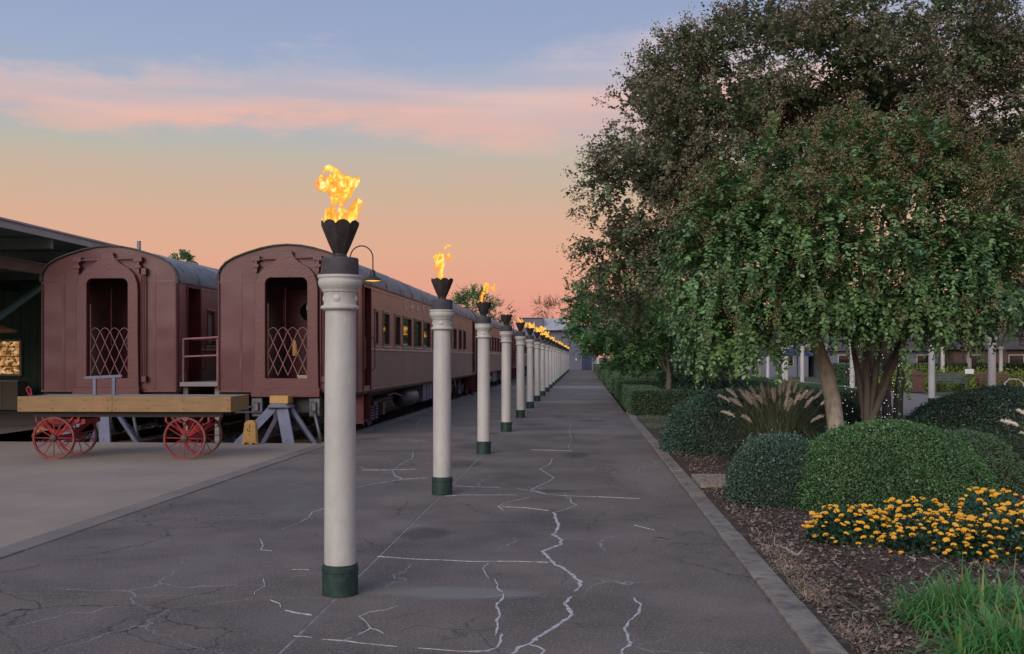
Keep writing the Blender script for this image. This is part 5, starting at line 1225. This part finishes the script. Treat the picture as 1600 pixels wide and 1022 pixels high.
# right-hand garden: yellow-green bed, benches, posts, canopy
for i,(px,py,r,h) in enumerate([(1405,592,1.5,1.1),(1432,590,1.6,1.2),(1462,590,1.5,1.2),(1500,588,1.7,1.15),(1535,590,1.6,1.1),(1570,590,1.6,1.0),(1600,588,1.6,1.0),(1398,600,.8,.7),(1515,606,1.0,.6),(1448,606,.9,.6)]):
    c=at(px,620,56 if i<7 else 51); loose_shrub(c.x,c.y,r,h,1500,.13,M['lf_yel'],f'{ordn[i]} yellow-green bedding clump beyond the side path','yellow-green bedding clumps','bedding_plant')
def bench(px,d,m_,lab):
    c=at(px,600,d); t=empty('park_bench',(c.x,c.y,.0)); tag(t,lab,'bench','benches beyond the side path')
    for k in range(3): b=MB(); b.box(-.8,.8,-.25+k*.16,-.12+k*.16,.42,.46); b.build('seat_slat',m_,t)
    for k in range(3): b=MB(); b.box(-.8,.8,.25,.28,.52+k*.14,.63+k*.14); b.build('back_slat',m_,t)
    for x in (-.72,.72):
        b=MB(); b.box(x-.03,x+.03,-.24,-.18,0,.62); b.box(x-.03,x+.03,.24,.249,0,.9); b.box(x-.03,x+.03,-.24,.24,.62,.66); b.box(x-.03,x+.03,.18,.24,0,.62); b.build('leg',m_,t)
bench(1483,50,M['slate'],'grey-green park bench in front of the yellow-green bed')
bench(1553,50,M['brick'],'reddish park bench right of the grey-green one')
c=at(1430,600,49); t=empty('litter_bin',(c.x,c.y,0)); tag(t,'brown slatted litter bin left of the grey-green bench','bin')
for k in range(8): b=MB(); b.box(-.35+k*.088,-.27+k*.088,-.3,-.27,.05,.82); b.build('slat',M['brick'],t)
b=MB(); b.box(-.33,.33,-.268,.3,.05,.8); b.build('body',M['black'],t); b=MB(); b.prism([(-.42,.84),(.42,.84),(.42,.9),(0,1.05),(-.42,.9)],-.36,.36); b.build('lid',M['brick'],t)
c=at(1514,600,48); t=empty('garden_sign',(c.x,c.y,0)); tag(t,'small white sign on a thin post in front of the bedding','sign')
b=MB(); b.box(-.02,.02,-.02,.02,0,.95); b.build('post',M['black'],t); b=MB(); b.box(-.20,.20,-.06,-.03,.92,1.14); b.build('board',M['signwhite'],t)
def chair():
    c=at(1590,600,34); t=empty('garden_chair',(c.x,c.y,.03)); tag(t,'white tubular garden chair at the right edge behind the mound','chair')
    b=MB(); b.tube([(-.3,.2,.45),(-.3,.28,.8),(-.15,.3,.93),(.15,.3,.93),(.3,.28,.8),(.3,.2,.45)],.02,6); b.build('back_frame',M['white'],t,True)
    b=MB(); b.box(-.28,.28,-.25,.22,.43,.46); b.build('seat',M['white'],t,bevel=.01)
    for x in (-.27,.27):
        for y in (-.23,.2): b=MB(); b.tube([(x,y,0),(x,y,.43)],.016,6); b.build('leg',M['white'],t)
    for x in (-.3,.3): b=MB(); b.tube([(x,-.23,.2),(x,-.25,.62),(x,-.1,.68),(x,.22,.66)],.016,6); b.build('armrest',M['white'],t)
chair()
# second canopy beyond, with white posts and dark braces
t=empty('garden_pavilion',(0,0,0)); tag(t,'long dark-roofed pavilion on white posts beyond the bedding at right','pavilion')
for i,(px,d) in enumerate([(1473,58),(1515,60),(1564,58),(1505,72),(1535,72),(1568,72),(1166,80),(1186,74),(1229,63),(1612,58)]):
    c=at(px,560,d); b=MB(); b.lathe([(.14,0),(.14,.2),(.115,.22),(.11,2.1),(.16,2.16),(.16,2.3)],14,(c.x,c.y,0)); b.build('post',M['white'],t,True,R(35))
    if d<=60 and px>1400:
        for s_ in (-1,1): b=MB(); b.bar((c.x,c.y,2.3),(c.x+s_*1.7,c.y,3.7),.12,.12); b.bar((c.x,c.y,2.3),(c.x+s_*.5,c.y,3.7),.10,.1); b.build('brace',M['canopy_metal'],t)
a=at(1455,500,59); e_=at(1760,500,59); b=MB(); b.box(a.x,e_.x,57,75,3.75,3.9); b.build('roof',M['canopy_metal'],t)
b=MB(); b.box(a.x-.1,e_.x,56.9,56.99,3.66,3.98); b.build('fascia',M['fascia'],t)
a=at(1150,500,64); e_=at(1262,500,64); b=MB(); b.box(a.x,e_.x,64.6,64.8,2.35,2.5); b.build('crossbeam',M['fascia'],t)
# low dark brick building far right and dark car-like mass behind
def low_house(px0,px1,d,h,lab,wm):
    a=at(px0,560,d); e_=at(px1,560,d); W=e_.x-a.x; t=empty('low_building',(a.x,a.y,0)); tag(t,lab,'building')
    b=MB(); b.box(0,W,0,8,0,h); b.build('wall',wm,t)
    b=MB(); b.prism([(-.4,h),(W+.4,h),(W-1.2,h+1.3),(1.2,h+1.3)],-.4,8.4); b.build('roof',M['darkroof'],t)
    n=max(2,int(W/3))
    for k in range(n):
        x=W*(k+.5)/n; b=MB(); b.box(x-.6,x+.6,-.05,-.001,.9,1.9); f=b.build('window',M['fascia'],t); b=MB(); b.box(x-.52,x+.52,-.06,-.051,.97,1.83); b.build('pane',M['glass'],f)
low_house(1490,1680,80,2.3,'low dark brick building behind the pavilion posts',M['brick'])
low_house(1290,1470,84,2.2,'low blue-grey building seen between trunks and columns',M['bluewall'])
low_house(1060,1260,88,2.4,'low building glimpsed beneath the front tree at left',M['bluewall'])
# closed navy umbrella
for i,(px,d) in enumerate([(1246,60),(1178,70)]):
    c=at(px,560,d); t=empty('market_umbrella',(c.x,c.y,0)); tag(t,['navy umbrella seen left of the pale trunk under the crossbeam','navy umbrella farther left beneath the front tree'][i],'umbrella','navy garden umbrellas')
    b=MB(); b.tube([(0,0,0),(0,0,2.5)],.03,6); b.build('pole',M['black'],t)
    b=MB(); V=[(0,0,2.5)]+[(1.1*math.cos(R(45*k)),1.1*math.sin(R(45*k)),1.75) for k in range(8)]; b.add(V,[(0,1+k,1+(k+1)%8) for k in range(8)]); b.build('canopy',M['navy'],t)
# slim white posts among the hedges
for i,(px,py0) in enumerate([(1019,560),(1028,560),(1049,556),(1067,560)]):
    c=at(px,587,84); t=empty('slim_lamp_post',(c.x,c.y,0)); tag(t,f'{ordn[i]} slim white lamp post from the left behind the hedges','lamp post','slim white posts behind the hedges')
    b=MB(); b.lathe([(.14,0),(.10,.15),(.055,.2),(.05,1.75),(.09,1.8)],8); b.build('post',M['white'],t); b=MB(); b.lathe([(.05,1.8),(.13,1.88),(.13,2.0),(.04,2.08)],8); b.build('lantern',M['white'],t)
# the open frame of an arch left of the pale trunk
# fairy lights wound round the trunks
bm_=MB().lathe([(.001,-.009),(.008,-.004),(.009,.002),(.001,.009)],6).mesh('bulb',M['bulb'])
for i,(x0p,x1p,d) in enumerate([(1322,1338,16.6),(1352,1372,17.4),(1392,1385,17.8),(1385,1408,18.6)]):
    t=empty('string_lights',(0,0,0)); tag(t,['string of white fairy lights on the trunk just right of the pale one','string of white fairy lights in the middle of the trunks','string of white fairy lights on the right-hand leaning trunk','string of white fairy lights on the rearmost trunk'][i],'fairy lights','fairy lights on the tree trunks')
    n=34; pts=[]
    for k in range(n):
        u=k/n; a=k*1.15; c=at(x0p+(x1p-x0p)*u+9*math.cos(a),665-150*u,d+.12*math.sin(a)); pts.append(c); o=put('bulb',bm_,t,c); o.scale=(random.uniform(.35,.8),)*3
    b=MB(); b.tube(pts,.003,4); b.build('wire',M['black'],t)
